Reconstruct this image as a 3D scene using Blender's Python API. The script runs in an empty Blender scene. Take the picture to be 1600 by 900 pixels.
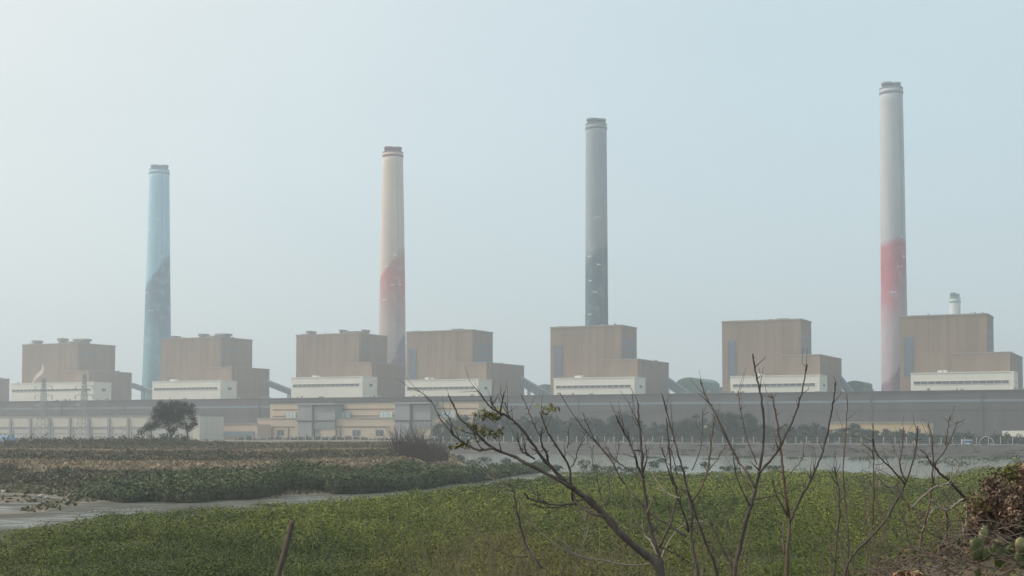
import bpy, bmesh, math, random
import numpy as np
from mathutils import Vector, Matrix

random.seed(7)
RNG = np.random.default_rng(7)
SC = bpy.context.scene
COL = SC.collection
R = math.radians

# ------------------------------------------------------------------ camera
FPX = 2200.0                      # focal length in pixels of a 1600 px wide frame
HORIZON = 672.0
EYE = 9.0
SHIFT = 120.0                     # lens shift in the same pixels (keeps the chimneys near upright)
PITCH = math.atan((HORIZON - 450 - SHIFT) / FPX)
cam_d = bpy.data.cameras.new("camera")
cam_d.sensor_width = 36.0
cam_d.lens = FPX / 1600 * 36.0
cam_d.shift_y = SHIFT / 1600.0
cam_d.clip_start = 0.2
cam_d.clip_end = 9000
cam = bpy.data.objects.new("camera", cam_d)
cam.location = (0, 0, EYE)
cam.rotation_euler = (R(90) + PITCH, 0, 0)
COL.objects.link(cam)
SC.camera = cam

# ------------------------------------------------------------------ light
SUN_AZ, SUN_EL = R(277), R(42)    # clockwise from +Y
world = bpy.data.worlds.new("World")
SC.world = world
world.use_nodes = True
wn = world.node_tree
wn.nodes.clear()
sky = wn.nodes.new("ShaderNodeTexSky")
sky.sky_type = 'NISHITA'
sky.sun_disc = False
sky.sun_elevation = SUN_EL
sky.sun_rotation = SUN_AZ
sky.air_density = 1.0
sky.dust_density = 3.0
sky.ozone_density = 1.5
bg = wn.nodes.new("ShaderNodeBackground")
bg.inputs['Strength'].default_value = 0.12
wo = wn.nodes.new("ShaderNodeOutputWorld")
veil = wn.nodes.new("ShaderNodeMix")          # thin high overcast spread evenly over the blue sky
veil.data_type = 'RGBA'
veil.inputs['Factor'].default_value = 0.72
to_sun = Vector((math.sin(SUN_AZ) * math.cos(SUN_EL), math.cos(SUN_AZ) * math.cos(SUN_EL), math.sin(SUN_EL)))
tcw = wn.nodes.new("ShaderNodeTexCoord")
dotn = wn.nodes.new("ShaderNodeVectorMath"); dotn.operation = 'DOT_PRODUCT'
dotn.inputs[1].default_value = to_sun
wn.links.new(tcw.outputs['Generated'], dotn.inputs[0])
glow = wn.nodes.new("ShaderNodeMath"); glow.operation = 'MAXIMUM'; glow.inputs[1].default_value = 0.0
wn.links.new(dotn.outputs['Value'], glow.inputs[0])
glow2 = wn.nodes.new("ShaderNodeMath"); glow2.operation = 'POWER'; glow2.inputs[1].default_value = 2.0
wn.links.new(glow.outputs[0], glow2.inputs[0])
vcol = wn.nodes.new("ShaderNodeMix"); vcol.data_type = 'RGBA'   # the overcast is whiter round the sun
vcol.inputs['A'].default_value = (5.95, 7.45, 7.9, 1)
vcol.inputs['B'].default_value = (16.5, 13.4, 10.4, 1)
wn.links.new(glow2.outputs[0], vcol.inputs['Factor'])
cn = wn.nodes.new("ShaderNodeTexNoise"); cn.inputs['Scale'].default_value = 2.2; cn.inputs['Detail'].default_value = 5
cmap = wn.nodes.new("ShaderNodeMapping"); cmap.inputs['Scale'].default_value = (1, 1, 3.5)
wn.links.new(tcw.outputs['Generated'], cmap.inputs['Vector']); wn.links.new(cmap.outputs['Vector'], cn.inputs['Vector'])
crng = wn.nodes.new("ShaderNodeMapRange"); crng.inputs['To Min'].default_value = 0.90; crng.inputs['To Max'].default_value = 1.10
wn.links.new(cn.outputs['Fac'], crng.inputs['Value'])
cmul = wn.nodes.new("ShaderNodeMix"); cmul.data_type = 'RGBA'; cmul.blend_type = 'MULTIPLY'; cmul.inputs['Factor'].default_value = 1
wn.links.new(vcol.outputs['Result'], cmul.inputs['A']); wn.links.new(crng.outputs['Result'], cmul.inputs['B'])
wn.links.new(cmul.outputs['Result'], veil.inputs['B'])
wn.links.new(sky.outputs['Color'], veil.inputs['A'])
wn.links.new(veil.outputs['Result'], bg.inputs['Color'])
wn.links.new(bg.outputs['Background'], wo.inputs['Surface'])

sun_d = bpy.data.lights.new("sun", 'SUN')
sun_d.energy = 2.5
sun_d.angle = R(0.53)
sun_d.color = (1.0, 0.95, 0.87)
sun = bpy.data.objects.new("sun", sun_d)
to_sun = Vector((math.sin(SUN_AZ) * math.cos(SUN_EL), math.cos(SUN_AZ) * math.cos(SUN_EL), math.sin(SUN_EL)))
sun.rotation_euler = to_sun.to_track_quat('Z', 'Y').to_euler()
sun.location = (-200, 0, 400)
COL.objects.link(sun)

SC.view_settings.view_transform = 'Standard'
SC.view_settings.look = 'None'
SC.view_settings.exposure = 0.0
SC.view_settings.gamma = 1.0
SC.render.engine = 'CYCLES'
SC.cycles.max_bounces = 6
SC.cycles.diffuse_bounces = 2
SC.cycles.glossy_bounces = 2
SC.cycles.transparent_max_bounces = 8
SC.cycles.volume_bounces = 2
SC.cycles.use_denoising = True

HAZE_DENSITY = 0.00042
HAZE_COLOR = (0.77, 0.85, 0.91)
HAZE_ANISO = 0.3

# ------------------------------------------------------------------ measuring helpers
TH = R(25.5)                      # the plant's row runs at this angle to the picture plane
CT, ST = math.cos(TH), math.sin(TH)
CP, SP = math.cos(PITCH), math.sin(PITCH)

def ray(px, py):
    a, b = (px - 800) / FPX, (450 + SHIFT - py) / FPX
    return Vector((a, CP - SP * b, SP + CP * b))

def at_y(px, py, Y):
    d = ray(px, py); k = Y / d.y
    return Vector((d.x * k, Y, EYE + d.z * k))

def at_z(px, py, z):
    d = ray(px, py); k = (z - EYE) / d.z
    return Vector((d.x * k, d.y * k, z))

def at_v(px, py, v):
    d = ray(px, py); k = v / (ST * d.x + CT * d.y)
    return Vector((d.x * k, d.y * k, EYE + d.z * k))

def at_u(px, py, u):
    d = ray(px, py); k = u / (CT * d.x - ST * d.y)
    return Vector((d.x * k, d.y * k, EYE + d.z * k))

def uv(p):
    return CT * p.x - ST * p.y, ST * p.x + CT * p.y

def xy(u, v):
    return Vector((CT * u + ST * v, -ST * u + CT * v, 0))

def project(x, y, z):             # numpy: world -> photo pixels
    dz = z - EYE
    f = y * CP + dz * SP
    up = -y * SP + dz * CP
    return 800 + FPX * x / f, 450 + SHIFT - FPX * up / f

# ------------------------------------------------------------------ materials
def new_mat(name):
    m = bpy.data.materials.new(name)
    m.use_nodes = True
    nt = m.node_tree
    return m, nt, nt.nodes['Principled BSDF']

def mat(name, col, rough=0.85, var=0.12, scale=0.2, stretch=(1, 1, 1), bump=0.0, bump_scale=4.0, spec=0.3, metal=0.0, alt=None):
    """surface with noise colour variation in object space; stretch lengthens the stains"""
    m, nt, p = new_mat(name)
    L = nt.links.new
    tc = nt.nodes.new("ShaderNodeTexCoord")
    mp = nt.nodes.new("ShaderNodeMapping")
    mp.inputs['Scale'].default_value = stretch
    L(tc.outputs['Object'], mp.inputs['Vector'])
    n = nt.nodes.new("ShaderNodeTexNoise")
    n.inputs['Scale'].default_value = scale
    n.inputs['Detail'].default_value = 6
    n.inputs['Roughness'].default_value = 0.65
    L(mp.outputs['Vector'], n.inputs['Vector'])
    cr = nt.nodes.new("ShaderNodeValToRGB")
    cr.color_ramp.elements[0].position = 0.3
    cr.color_ramp.elements[1].position = 0.7
    lo = tuple(c * (1 - var) for c in col)
    hi = alt or tuple(min(1, c * (1 + var)) for c in col)
    cr.color_ramp.elements[0].color = (*lo, 1)
    cr.color_ramp.elements[1].color = (*hi, 1)
    L(n.outputs['Fac'], cr.inputs['Fac'])
    L(cr.outputs['Color'], p.inputs['Base Color'])
    p.inputs['Roughness'].default_value = rough
    p.inputs['Specular IOR Level'].default_value = spec
    p.inputs['Metallic'].default_value = metal
    if bump:
        n2 = nt.nodes.new("ShaderNodeTexNoise")
        n2.inputs['Scale'].default_value = bump_scale
        n2.inputs['Detail'].default_value = 5
        L(tc.outputs['Object'], n2.inputs['Vector'])
        b = nt.nodes.new("ShaderNodeBump")
        b.inputs['Strength'].default_value = bump
        L(n2.outputs['Fac'], b.inputs['Height'])
        L(b.outputs['Normal'], p.inputs['Normal'])
    return m

def leaf_mat(name, rough=0.6):
    m, nt, p = new_mat(name)
    a = nt.nodes.new("ShaderNodeAttribute")
    a.attribute_name = "tint"
    nt.links.new(a.outputs['Color'], p.inputs['Base Color'])
    p.inputs['Roughness'].default_value = rough
    p.inputs['Specular IOR Level'].default_value = 0.12
    return m

M = {}
M['tan'] = mat("tan_cladding", (0.250, 0.184, 0.138), var=0.18, scale=0.13, stretch=(1, 1, 0.12))
M['tan_trim'] = mat("tan_trim", (0.30, 0.26, 0.23), var=0.08)
M['louvre'] = mat("louvre_metal", (0.16, 0.19, 0.23), var=0.1, rough=0.6)
M['white_wall'] = mat("white_cladding", (0.76, 0.745, 0.655), var=0.05, scale=0.1, stretch=(1, 1, 0.2))
M['glass'] = mat("dark_glass", (0.10, 0.12, 0.13), rough=0.25, var=0.25, scale=0.25, spec=0.5)
M['hall'] = mat("brown_cladding", (0.098, 0.086, 0.080), var=0.20, scale=0.06, stretch=(1, 1, 0.25))
M['hall_trim'] = mat("dark_trim", (0.065, 0.062, 0.06), var=0.1)
M['roof'] = mat("roof_sheet", (0.28, 0.28, 0.27), var=0.12)
M['vent'] = mat("vent_metal", (0.27, 0.26, 0.25), var=0.12, rough=0.6)
M['gallery'] = mat("gallery_sheet", (0.17, 0.21, 0.25), var=0.12, rough=0.6)
M['green_sheet'] = mat("green_sheet", (0.10, 0.19, 0.17), var=0.12, rough=0.6)
M['steel'] = mat("galvanised_steel", (0.30, 0.31, 0.31), var=0.15, rough=0.5, metal=0.3)
M['insulator'] = mat("brown_insulator", (0.07, 0.06, 0.06), rough=0.4)
M['cream'] = mat("cream_render", (0.55, 0.51, 0.43), var=0.07, scale=0.2, stretch=(1, 1, 0.3))
M['cream_panel'] = mat("cream_panel", (0.47, 0.45, 0.40), var=0.1, scale=0.3)
M['grey_column'] = mat("grey_concrete", (0.30, 0.30, 0.30), var=0.1, scale=0.4)
M['office'] = mat("buff_render", (0.50, 0.415, 0.31), var=0.06, scale=0.15, stretch=(1, 1, 0.3))
M['office_grey'] = mat("office_grey_panel", (0.28, 0.285, 0.285), var=0.08)
M['office_band'] = mat("brown_band", (0.20, 0.15, 0.115), var=0.1)
M['pale_glass'] = mat("pale_glass", (0.45, 0.55, 0.56), rough=0.15, var=0.2, scale=0.6, spec=0.6)
M['yellow'] = mat("ochre_render", (0.52, 0.40, 0.24), var=0.08)
M['pink_wall'] = mat("salmon_render", (0.55, 0.40, 0.31), var=0.08)
M['white_paint'] = mat("white_paint", (0.78, 0.78, 0.75), var=0.08, rough=0.6)
M['fence_paint'] = mat("worn_white_paint", (0.42, 0.42, 0.40), var=0.25)
M['mesh_grey'] = mat("grey_mesh", (0.20, 0.22, 0.22), var=0.1)
M['blue_paint'] = mat("blue_paint", (0.07, 0.17, 0.42), var=0.1, rough=0.5)
M['tarp'] = mat("blue_tarpaulin", (0.20, 0.30, 0.40), var=0.2, scale=0.8, rough=0.5, bump=0.4, bump_scale=1.5)
M['bird'] = mat("painted_white", (0.82, 0.82, 0.80), var=0.03)
M['mud'] = None
M['wet'] = mat("wet_film", (0.12, 0.128, 0.11), rough=0.35, var=0.3, scale=0.2, spec=0.25)
M['bank'] = mat("bank_soil", (0.135, 0.115, 0.085), var=0.35, scale=0.1, bump=0.6, bump_scale=1.0)
M['seawall'] = mat("weathered_riprap", (0.070, 0.064, 0.058), var=0.45, scale=0.25, bump=0.8, bump_scale=0.8, spec=0.08)
M['coping'] = mat("pale_coping", (0.24, 0.24, 0.225), var=0.25, scale=0.15)
M['plant_ground'] = mat("yard_ground", (0.12, 0.118, 0.105), var=0.2, scale=0.03)
M['slope'] = mat("embankment_soil", (0.12, 0.10, 0.07), var=0.4, scale=1.2, bump=0.7, bump_scale=8)
M['under'] = mat("mangrove_shade_green", (0.040, 0.050, 0.012), var=0.3, scale=0.4)  # dark green standing in for shade between the leaves
M['bark'] = mat("dark_bark", (0.088, 0.074, 0.066), var=0.35, scale=14, stretch=(1, 1, 0.4), bump=0.5, bump_scale=60)
M['bark_brown'] = mat("brown_bark", (0.125, 0.092, 0.070), var=0.3, scale=14, bump=0.4, bump_scale=60)
M['bark_pale'] = mat("pale_bark", (0.26, 0.23, 0.19), var=0.25, scale=14, bump=0.3, bump_scale=60)
M['trunk'] = mat("tree_bark", (0.07, 0.06, 0.05), var=0.3, scale=1.5)
M['stake'] = mat("weathered_wood", (0.080, 0.066, 0.052), var=0.3, scale=20, stretch=(1, 1, 0.15))
M['pad'] = mat("cactus_skin", (0.085, 0.105, 0.035), var=0.45, scale=14, rough=0.55)
M['pad_pale'] = mat("pale_cactus_skin", (0.27, 0.265, 0.12), var=0.35, scale=14, rough=0.55)
M['stone'] = mat("bleached_stone", (0.42, 0.41, 0.36), var=0.2, scale=2)
M['leaf'] = leaf_mat("leaf")
M['dry_leaf'] = leaf_mat("dry_leaf", 0.8)

def water_mat():
    m, nt, p = new_mat("tidal_water")
    L = nt.links.new
    p.inputs['Base Color'].default_value = (0.16, 0.18, 0.15, 1)
    p.inputs['Roughness'].default_value = 0.14
    tc = nt.nodes.new("ShaderNodeTexCoord")
    mp = nt.nodes.new("ShaderNodeMapping"); mp.inputs['Scale'].default_value = (0.5, 1.5, 1)
    n = nt.nodes.new("ShaderNodeTexNoise"); n.inputs['Scale'].default_value = 1.5; n.inputs['Detail'].default_value = 4
    b = nt.nodes.new("ShaderNodeBump"); b.inputs['Strength'].default_value = 0.12; b.inputs['Distance'].default_value = 0.2
    L(tc.outputs['Object'], mp.inputs['Vector']); L(mp.outputs['Vector'], n.inputs['Vector'])
    L(n.outputs['Fac'], b.inputs['Height']); L(b.outputs['Normal'], p.inputs['Normal'])
    return m
M['water'] = water_mat()

def mud_mat():
    m, nt, p = new_mat("wet_mud")
    L = nt.links.new
    tc = nt.nodes.new("ShaderNodeTexCoord")
    mp = nt.nodes.new("ShaderNodeMapping"); mp.inputs['Scale'].default_value = (0.55, 0.8, 1)
    mp.inputs['Rotation'].default_value = (0, 0, 0.5)
    L(tc.outputs['Object'], mp.inputs['Vector'])
    def noise(sc, det, rough=.6):
        n = nt.nodes.new("ShaderNodeTexNoise"); n.inputs['Scale'].default_value = sc
        n.inputs['Detail'].default_value = det; n.inputs['Roughness'].default_value = rough
        L(mp.outputs['Vector'], n.inputs['Vector']); return n.outputs['Fac']
    def ramp(f, p0, c0, p1, c1):
        r = nt.nodes.new("ShaderNodeValToRGB")
        r.color_ramp.elements[0].position = p0; r.color_ramp.elements[0].color = (*c0, 1)
        r.color_ramp.elements[1].position = p1; r.color_ramp.elements[1].color = (*c1, 1)
        L(f, r.inputs['Fac']); return r.outputs['Color']
    big = noise(.10, 8, .68)
    fine = noise(.9, 6)
    col = nt.nodes.new("ShaderNodeMix"); col.data_type = 'RGBA'
    L(fine, col.inputs['Factor']); col.inputs['A'].default_value = (0.050, 0.053, 0.044, 1); col.inputs['B'].default_value = (0.115, 0.118, 0.096, 1)
    L(col.outputs['Result'], p.inputs['Base Color'])
    L(ramp(big, .38, (.24,)*3, .54, (.66,)*3), p.inputs['Roughness'])
    L(ramp(big, .38, (.26,)*3, .53, (.03,)*3), p.inputs['Specular IOR Level'])
    b = nt.nodes.new("ShaderNodeBump"); b.inputs['Strength'].default_value = .22; b.inputs['Distance'].default_value = .3
    L(fine, b.inputs['Height']); L(b.outputs['Normal'], p.inputs['Normal'])
    return m
M['mud'] = mud_mat()

def painted_shaft(name, base, layers):
    """painted chimney: each layer (z0, lean, bulge, colour) covers the shaft BELOW a curved edge"""
    m, nt, p = new_mat(name)
    L = nt.links.new
    tc = nt.nodes.new("ShaderNodeTexCoord")
    sx = nt.nodes.new("ShaderNodeSeparateXYZ")
    L(tc.outputs['Object'], sx.inputs[0])
    nz = nt.nodes.new("ShaderNodeTexNoise")
    nz.inputs['Scale'].default_value = 0.045
    nz.inputs['Detail'].default_value = 4
    L(tc.outputs['Object'], nz.inputs['Vector'])
    def math_n(op, a, b):
        n = nt.nodes.new("ShaderNodeMath"); n.operation = op
        for i, x in enumerate((a, b)):
            if isinstance(x, (int, float)): n.inputs[i].default_value = x
            else: L(x, n.inputs[i])
        return n.outputs[0]
    cur = None
    rgb = nt.nodes.new("ShaderNodeRGB"); rgb.outputs[0].default_value = (*base, 1)
    cur = rgb.outputs[0]
    for z0, lean, bulge, soft, col in layers:
        e = math_n('MULTIPLY', sx.outputs['X'], lean)
        e2 = math_n('MULTIPLY', math_n('MULTIPLY', sx.outputs['X'], sx.outputs['X']), bulge)
        wob = math_n('MULTIPLY', math_n('SUBTRACT', nz.outputs['Fac'], 0.5), 26.0)
        edge = math_n('ADD', math_n('ADD', e, e2), math_n('ADD', wob, z0))
        d = math_n('DIVIDE', math_n('SUBTRACT', edge, sx.outputs['Z']), soft)
        n = nt.nodes.new("ShaderNodeMath"); n.operation = 'ADD'; n.use_clamp = True
        L(d, n.inputs[0]); n.inputs[1].default_value = 0.5
        mx = nt.nodes.new("ShaderNodeMix"); mx.data_type = 'RGBA'
        L(n.outputs[0], mx.inputs['Factor']); L(cur, mx.inputs['A'])
        mx.inputs['B'].default_value = (*col, 1)
        cur = mx.outputs['Result']
    # faded mural clouds over the bands
    cl = nt.nodes.new("ShaderNodeTexNoise"); cl.inputs['Scale'].default_value = 0.11; cl.inputs['Detail'].default_value = 5; cl.inputs['Roughness'].default_value = 0.7
    L(tc.outputs['Object'], cl.inputs['Vector'])
    cm = nt.nodes.new("ShaderNodeMapRange"); cm.inputs['From Min'].default_value = 0.50; cm.inputs['From Max'].default_value = 0.68; cm.inputs['To Max'].default_value = 0.55
    L(cl.outputs['Fac'], cm.inputs['Value'])
    cx = nt.nodes.new("ShaderNodeMix"); cx.data_type = 'RGBA'
    L(cm.outputs['Result'], cx.inputs['Factor']); L(cur, cx.inputs['A']); cx.inputs['B'].default_value = (*[c*.8 + .1 for c in base], 1)
    cur = cx.outputs['Result']
    n3 = nt.nodes.new("ShaderNodeTexNoise"); n3.inputs['Scale'].default_value = 0.15; n3.inputs['Detail'].default_value = 6
    mp = nt.nodes.new("ShaderNodeMapping"); mp.inputs['Scale'].default_value = (1, 1, 0.12)
    L(tc.outputs['Object'], mp.inputs['Vector']); L(mp.outputs['Vector'], n3.inputs['Vector'])
    mr = nt.nodes.new("ShaderNodeMapRange"); mr.inputs['To Min'].default_value = 0.72; mr.inputs['To Max'].default_value = 1.22
    L(n3.outputs['Fac'], mr.inputs['Value'])
    mm = nt.nodes.new("ShaderNodeMix"); mm.data_type = 'RGBA'; mm.blend_type = 'MULTIPLY'; mm.inputs['Factor'].default_value = 1
    L(cur, mm.inputs['A']); L(mr.outputs['Result'], mm.inputs['B'])
    L(mm.outputs['Result'], p.inputs['Base Color'])
    p.inputs['Roughness'].default_value = 0.8
    return m

# ------------------------------------------------------------------ object helpers
def tag(o, label=None, cat=None, group=None, kind=None):
    if label: o['label'] = label
    if cat: o['category'] = cat
    if group: o['group'] = group
    if kind: o['kind'] = kind
    return o

def thing(name, label, cat, loc, rz=0.0, group=None):
    o = bpy.data.objects.new(name, None)
    o.empty_display_size = 0.5
    o.location = loc
    o.rotation_euler = (0, 0, rz)
    COL.objects.link(o)
    return tag(o, label, cat, group)

def copy_tree(o, parent=None):
    c = o.copy(); COL.objects.link(c); c.parent = parent
    for ch in list(o.children):
        copy_tree(ch, c)
    return c

class MB:
    def __init__(s): s.v = []; s.f = []
    def box(s, x0, x1, y0, y1, z0, z1):
        n = len(s.v)
        s.v += [(x0, y0, z0), (x1, y0, z0), (x1, y1, z0), (x0, y1, z0), (x0, y0, z1), (x1, y0, z1), (x1, y1, z1), (x0, y1, z1)]
        s.f += [(n, n+3, n+2, n+1), (n+4, n+5, n+6, n+7), (n, n+1, n+5, n+4), (n+1, n+2, n+6, n+5), (n+2, n+3, n+7, n+6), (n+3, n, n+4, n+7)]
        return s
    def prism(s, pts, y0, y1):            # outline in x,z extruded along y
        n, k = len(s.v), len(pts)
        s.v += [(x, y0, z) for x, z in pts] + [(x, y1, z) for x, z in pts]
        s.f.append(tuple(range(n, n + k))); s.f.append(tuple(range(n + 2*k - 1, n + k - 1, -1)))
        for i in range(k):
            j = (i + 1) % k
            s.f.append((n + i, n + k + i, n + k + j, n + j))
        return s
    def tube(s, pts, rad, n=6, cap=True):
        pts = [Vector(p) for p in pts]
        if isinstance(rad, (int, float)): rad = [rad] * len(pts)
        b = len(s.v); m = len(pts)
        ref = None
        for i, p in enumerate(pts):
            t = (pts[min(i+1, m-1)] - pts[max(i-1, 0)])
            if t.length < 1e-9: t = Vector((0, 0, 1))
            t.normalize()
            if ref is None:
                ref = Vector((0, 1, 0)) if abs(t.y) < 0.9 else Vector((1, 0, 0))
            a = (ref - t * ref.dot(t))
            if a.length < 1e-6: a = t.orthogonal()
            a.normalize(); ref = a
            c = t.cross(a)
            for k in range(n):
                g = 2 * math.pi * k / n
                s.v.append(tuple(p + (a * math.cos(g) + c * math.sin(g)) * rad[i]))
        for i in range(m - 1):
            for k in range(n):
                k2 = (k + 1) % n
                s.f.append((b + i*n + k, b + i*n + k2, b + (i+1)*n + k2, b + (i+1)*n + k))
        if cap:
            s.f.append(tuple(b + k for k in range(n - 1, -1, -1)))
            s.f.append(tuple(b + (m-1)*n + k for k in range(n)))
        return s
    def bar(s, a, b, r, n=4): return s.tube([a, b], r, n)
    def lathe(s, prof, n=40, cx=0, cy=0, cap=True):
        b = len(s.v); m = len(prof)
        for r, z in prof:
            for k in range(n):
                g = 2 * math.pi * k / n
                s.v.append((cx + r * math.cos(g), cy + r * math.sin(g), z))
        for i in range(m - 1):
            for k in range(n):
                k2 = (k + 1) % n
                s.f.append((b + i*n + k, b + i*n + k2, b + (i+1)*n + k2, b + (i+1)*n + k))
        if cap:
            s.f.append(tuple(b + k for k in range(n - 1, -1, -1)))
            s.f.append(tuple(b + (m-1)*n + k for k in range(n)))
        return s
    def build(s, name, m, parent=None, smooth=False):
        me = bpy.data.meshes.new(name)
        me.from_pydata([tuple(v) for v in s.v], [], s.f)
        if smooth:
            me.polygons.foreach_set('use_smooth', [True] * len(me.polygons))
        me.materials.append(m)
        me.update()
        o = bpy.data.objects.new(name, me)
        COL.objects.link(o)
        if parent: o.parent = parent
        return o

def quads_mesh(name, V, cols, m, parent=None):
    """V: (n,4,3) array of quads, cols: (n,3) colour of each"""
    n = len(V)
    me = bpy.data.meshes.new(name)
    me.vertices.add(n * 4); me.loops.add(n * 4); me.polygons.add(n)
    me.vertices.foreach_set('co', np.ascontiguousarray(V, dtype=np.float32).ravel())
    idx = np.arange(n * 4, dtype=np.int32)
    me.loops.foreach_set('vertex_index', idx)
    me.polygons.foreach_set('loop_start', idx[::4].copy())
    me.polygons.foreach_set('loop_total', np.full(n, 4, dtype=np.int32))
    at = me.attributes.new('tint', 'FLOAT_COLOR', 'POINT')
    c = np.ones((n, 4, 4), dtype=np.float32); c[:, :, :3] = np.asarray(cols)[:, None, :]
    at.data.foreach_set('color', c.ravel())
    me.materials.append(m)
    me.update(calc_edges=True)
    o = bpy.data.objects.new(name, me)
    COL.objects.link(o)
    if parent: o.parent = parent
    return o

def unit(a): return a / np.maximum(np.linalg.norm(a, axis=-1, keepdims=True), 1e-9)

def leaf_quads(C, S, nrm=None, spread=0.8, asp=0.5):
    n = len(C)
    N = RNG.normal(size=(n, 3))
    if nrm is not None: N = unit(nrm) + spread * unit(N) * RNG.random((n, 1))
    N = unit(N)
    T = unit(np.cross(N, RNG.normal(size=(n, 3))))
    B = np.cross(N, T)
    S = np.asarray(S).reshape(-1, 1)
    return np.stack([C - T*S*.5, C - B*S*.5*asp, C + T*S*.5, C + B*S*.5*asp], axis=1)

def blade_quads(base, h, w, lean=0.35):
    n = len(base)
    a = RNG.random(n) * 2 * np.pi
    T = np.stack([np.cos(a), np.sin(a), np.zeros(n)], 1)
    top = base + np.stack([RNG.normal(size=n)*lean*h, RNG.normal(size=n)*lean*h, h], 1)
    w = np.asarray(w).reshape(-1, 1)
    return np.stack([base - T*w*.5, base + T*w*.5, top + T*w*.15, top - T*w*.15], 1)

def mixcol(a, b, t):
    t = np.asarray(t).reshape(-1, 1)
    return np.asarray(a) * (1 - t) + np.asarray(b) * t

def vnoise(x, y, seed=0):
    """smooth value noise in 2-D"""
    r = np.random.default_rng(seed + 100)
    tab = r.random((64, 64))
    xi, yi = np.floor(x).astype(int), np.floor(y).astype(int)
    fx, fy = x - xi, y - yi
    fx = fx*fx*(3 - 2*fx); fy = fy*fy*(3 - 2*fy)
    g = lambda i, j: tab[i % 64, j % 64]
    return (g(xi, yi)*(1-fx) + g(xi+1, yi)*fx)*(1-fy) + (g(xi, yi+1)*(1-fx) + g(xi+1, yi+1)*fx)*fy

def sstep(x, a, b):
    t = np.clip((x - a) / (b - a), 0, 1)
    return t*t*(3 - 2*t)

def grid_mesh(name, xs, ys, Z, m, kind='structure'):
    nx, ny = len(xs), len(ys)
    X, Y = np.meshgrid(xs, ys)
    V = np.stack([X, Y, Z], -1).reshape(-1, 3)
    f = []
    for j in range(ny - 1):
        for i in range(nx - 1):
            a = j*nx + i
            f.append((a, a+1, a+nx+1, a+nx))
    me = bpy.data.meshes.new(name)
    me.from_pydata(V.tolist(), [], f)
    me.polygons.foreach_set('use_smooth', [True] * len(me.polygons))
    me.materials.append(m)
    o = bpy.data.objects.new(name, me)
    COL.objects.link(o)
    o['kind'] = kind
    return o

# ================================================================== SETTING
YARD = 3.5
mb = MB(); mb.v = [(-3300, -200, 0), (3300, -200, 0), (3300, 5000, 0), (-3300, 5000, 0)]; mb.f = [(0, 1, 2, 3)]
tag(mb.build('mud_flat', M['mud']), kind='structure')

V_DIKE = 528.0
V_FOOT = 474.0
a = xy(-3000, V_DIKE); b = xy(1060, V_DIKE)
mb = MB(); mb.v = [(-3300, a.y + 100, YARD), (a.x, a.y, YARD), (b.x, b.y, YARD), (3300, b.y, YARD), (3300, 5000, YARD), (-3300, 5000, YARD)]
mb.f = [tuple(range(6))]
tag(mb.build('yard_ground', M['plant_ground']), kind='structure')

# seawall: stone slope with small steps and a pale coping
def seawall():
    us = np.arange(-900, 1040, 6.0)
    prof = [(-6, -0.4), (0, 0.05), (8, 0.55), (18, 1.1), (28, 1.75), (38, 2.3), (46, 2.9), (52, 3.35), (54.5, 3.62)]
    v, f = [], []
    for i, u in enumerate(us):
        for j, (dv, z) in enumerate(prof):
            jit = 0 if j in (0, len(prof)-1) else random.uniform(-0.28, 0.28)
            q = xy(u, V_FOOT + dv + (random.uniform(-2, 2) if j < 6 else 0))
            v.append((q.x, q.y, z + jit))
    k = len(prof)
    for i in range(len(us) - 1):
        for j in range(k - 1):
            f.append((i*k+j, (i+1)*k+j, (i+1)*k+j+1, i*k+j+1))
    m = MB(); m.v = v; m.f = f
    tag(m.build('seawall', M['seawall']), kind='structure')
    m = MB()
    u = -300.0
    while u < 1000:                       # coping cast in lengths with gaps
        L = random.uniform(9, 22)
        a0, a1 = u, u + L
        h = random.uniform(0.35, 0.6)
        p = [xy(a0, V_DIKE), xy(a1, V_DIKE), xy(a1, V_DIKE + 0.7), xy(a0, V_DIKE + 0.7)]
        n = len(m.v)
        m.v += [(q.x, q.y, 3.45) for q in p] + [(q.x, q.y, 3.55 + h) for q in p]
        m.f += [(n, n+1, n+5, n+4), (n+1, n+2, n+6, n+5), (n+2, n+3, n+7, n+6), (n+3, n, n+4, n+7), (n+4, n+5, n+6, n+7)]
        u += L + random.choice((0.15, 0.15, 2.5, 6))
    tag(m.build('seawall_kerb', M['coping']), kind='structure')
seawall()

# water lying in the channel in front of the seawall
def water():
    far = [xy(u, V_FOOT - 10 + 4*math.sin(u*.05) + 3*math.sin(u*.17)) for u in range(-560, 300, 8)]
    near_px = [(640, 748), (700, 742), (760, 733), (830, 741), (900, 748), (1000, 750), (1100, 750), (1300, 748), (1700, 752)]
    near = [at_z(x, y, 0.02) for x, y in near_px]
    far = [p for p in far if project(p.x, p.y, 0)[0] > 650]
    pts = [(p.x, p.y, 0.02) for p in near] + [(p.x, p.y, 0.02) for p in reversed(far)]
    m = MB(); m.v = pts; m.f = [tuple(range(len(pts)))]
    tag(m.build('channel_water', M['water']), kind='structure')
water()

# grassy bank on the far side of the mud
FOOT_PX = [(-400, 765), (-200, 768), (0, 772), (70, 776), (140, 783), (300, 782), (450, 776), (560, 771), (660, 763), (720, 756), (780, 748), (850, 736)]
FOOT = np.array([tuple(at_z(x, y, 0))[:2] for x, y in FOOT_PX])
FOOT_T = FOOT[:, 0] / FOOT[:, 1]

SPITS = [(98, 789, .45, 3.5, 6), (70, 796, .35, 3.5, 5), (40, 800, .2, 4, 4), (20, 782, .5, 8, 7), (120, 783, .4, 5, 7), (430, 779, .15, 5, 3), (-30, 803, .2, 6, 4)]

def bank_s(X, Y):
    """metres behind the foot of the bank, along the line of sight"""
    t = X / np.maximum(Y, 1)
    return Y - np.interp(t, FOOT_T, FOOT[:, 1])

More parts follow.
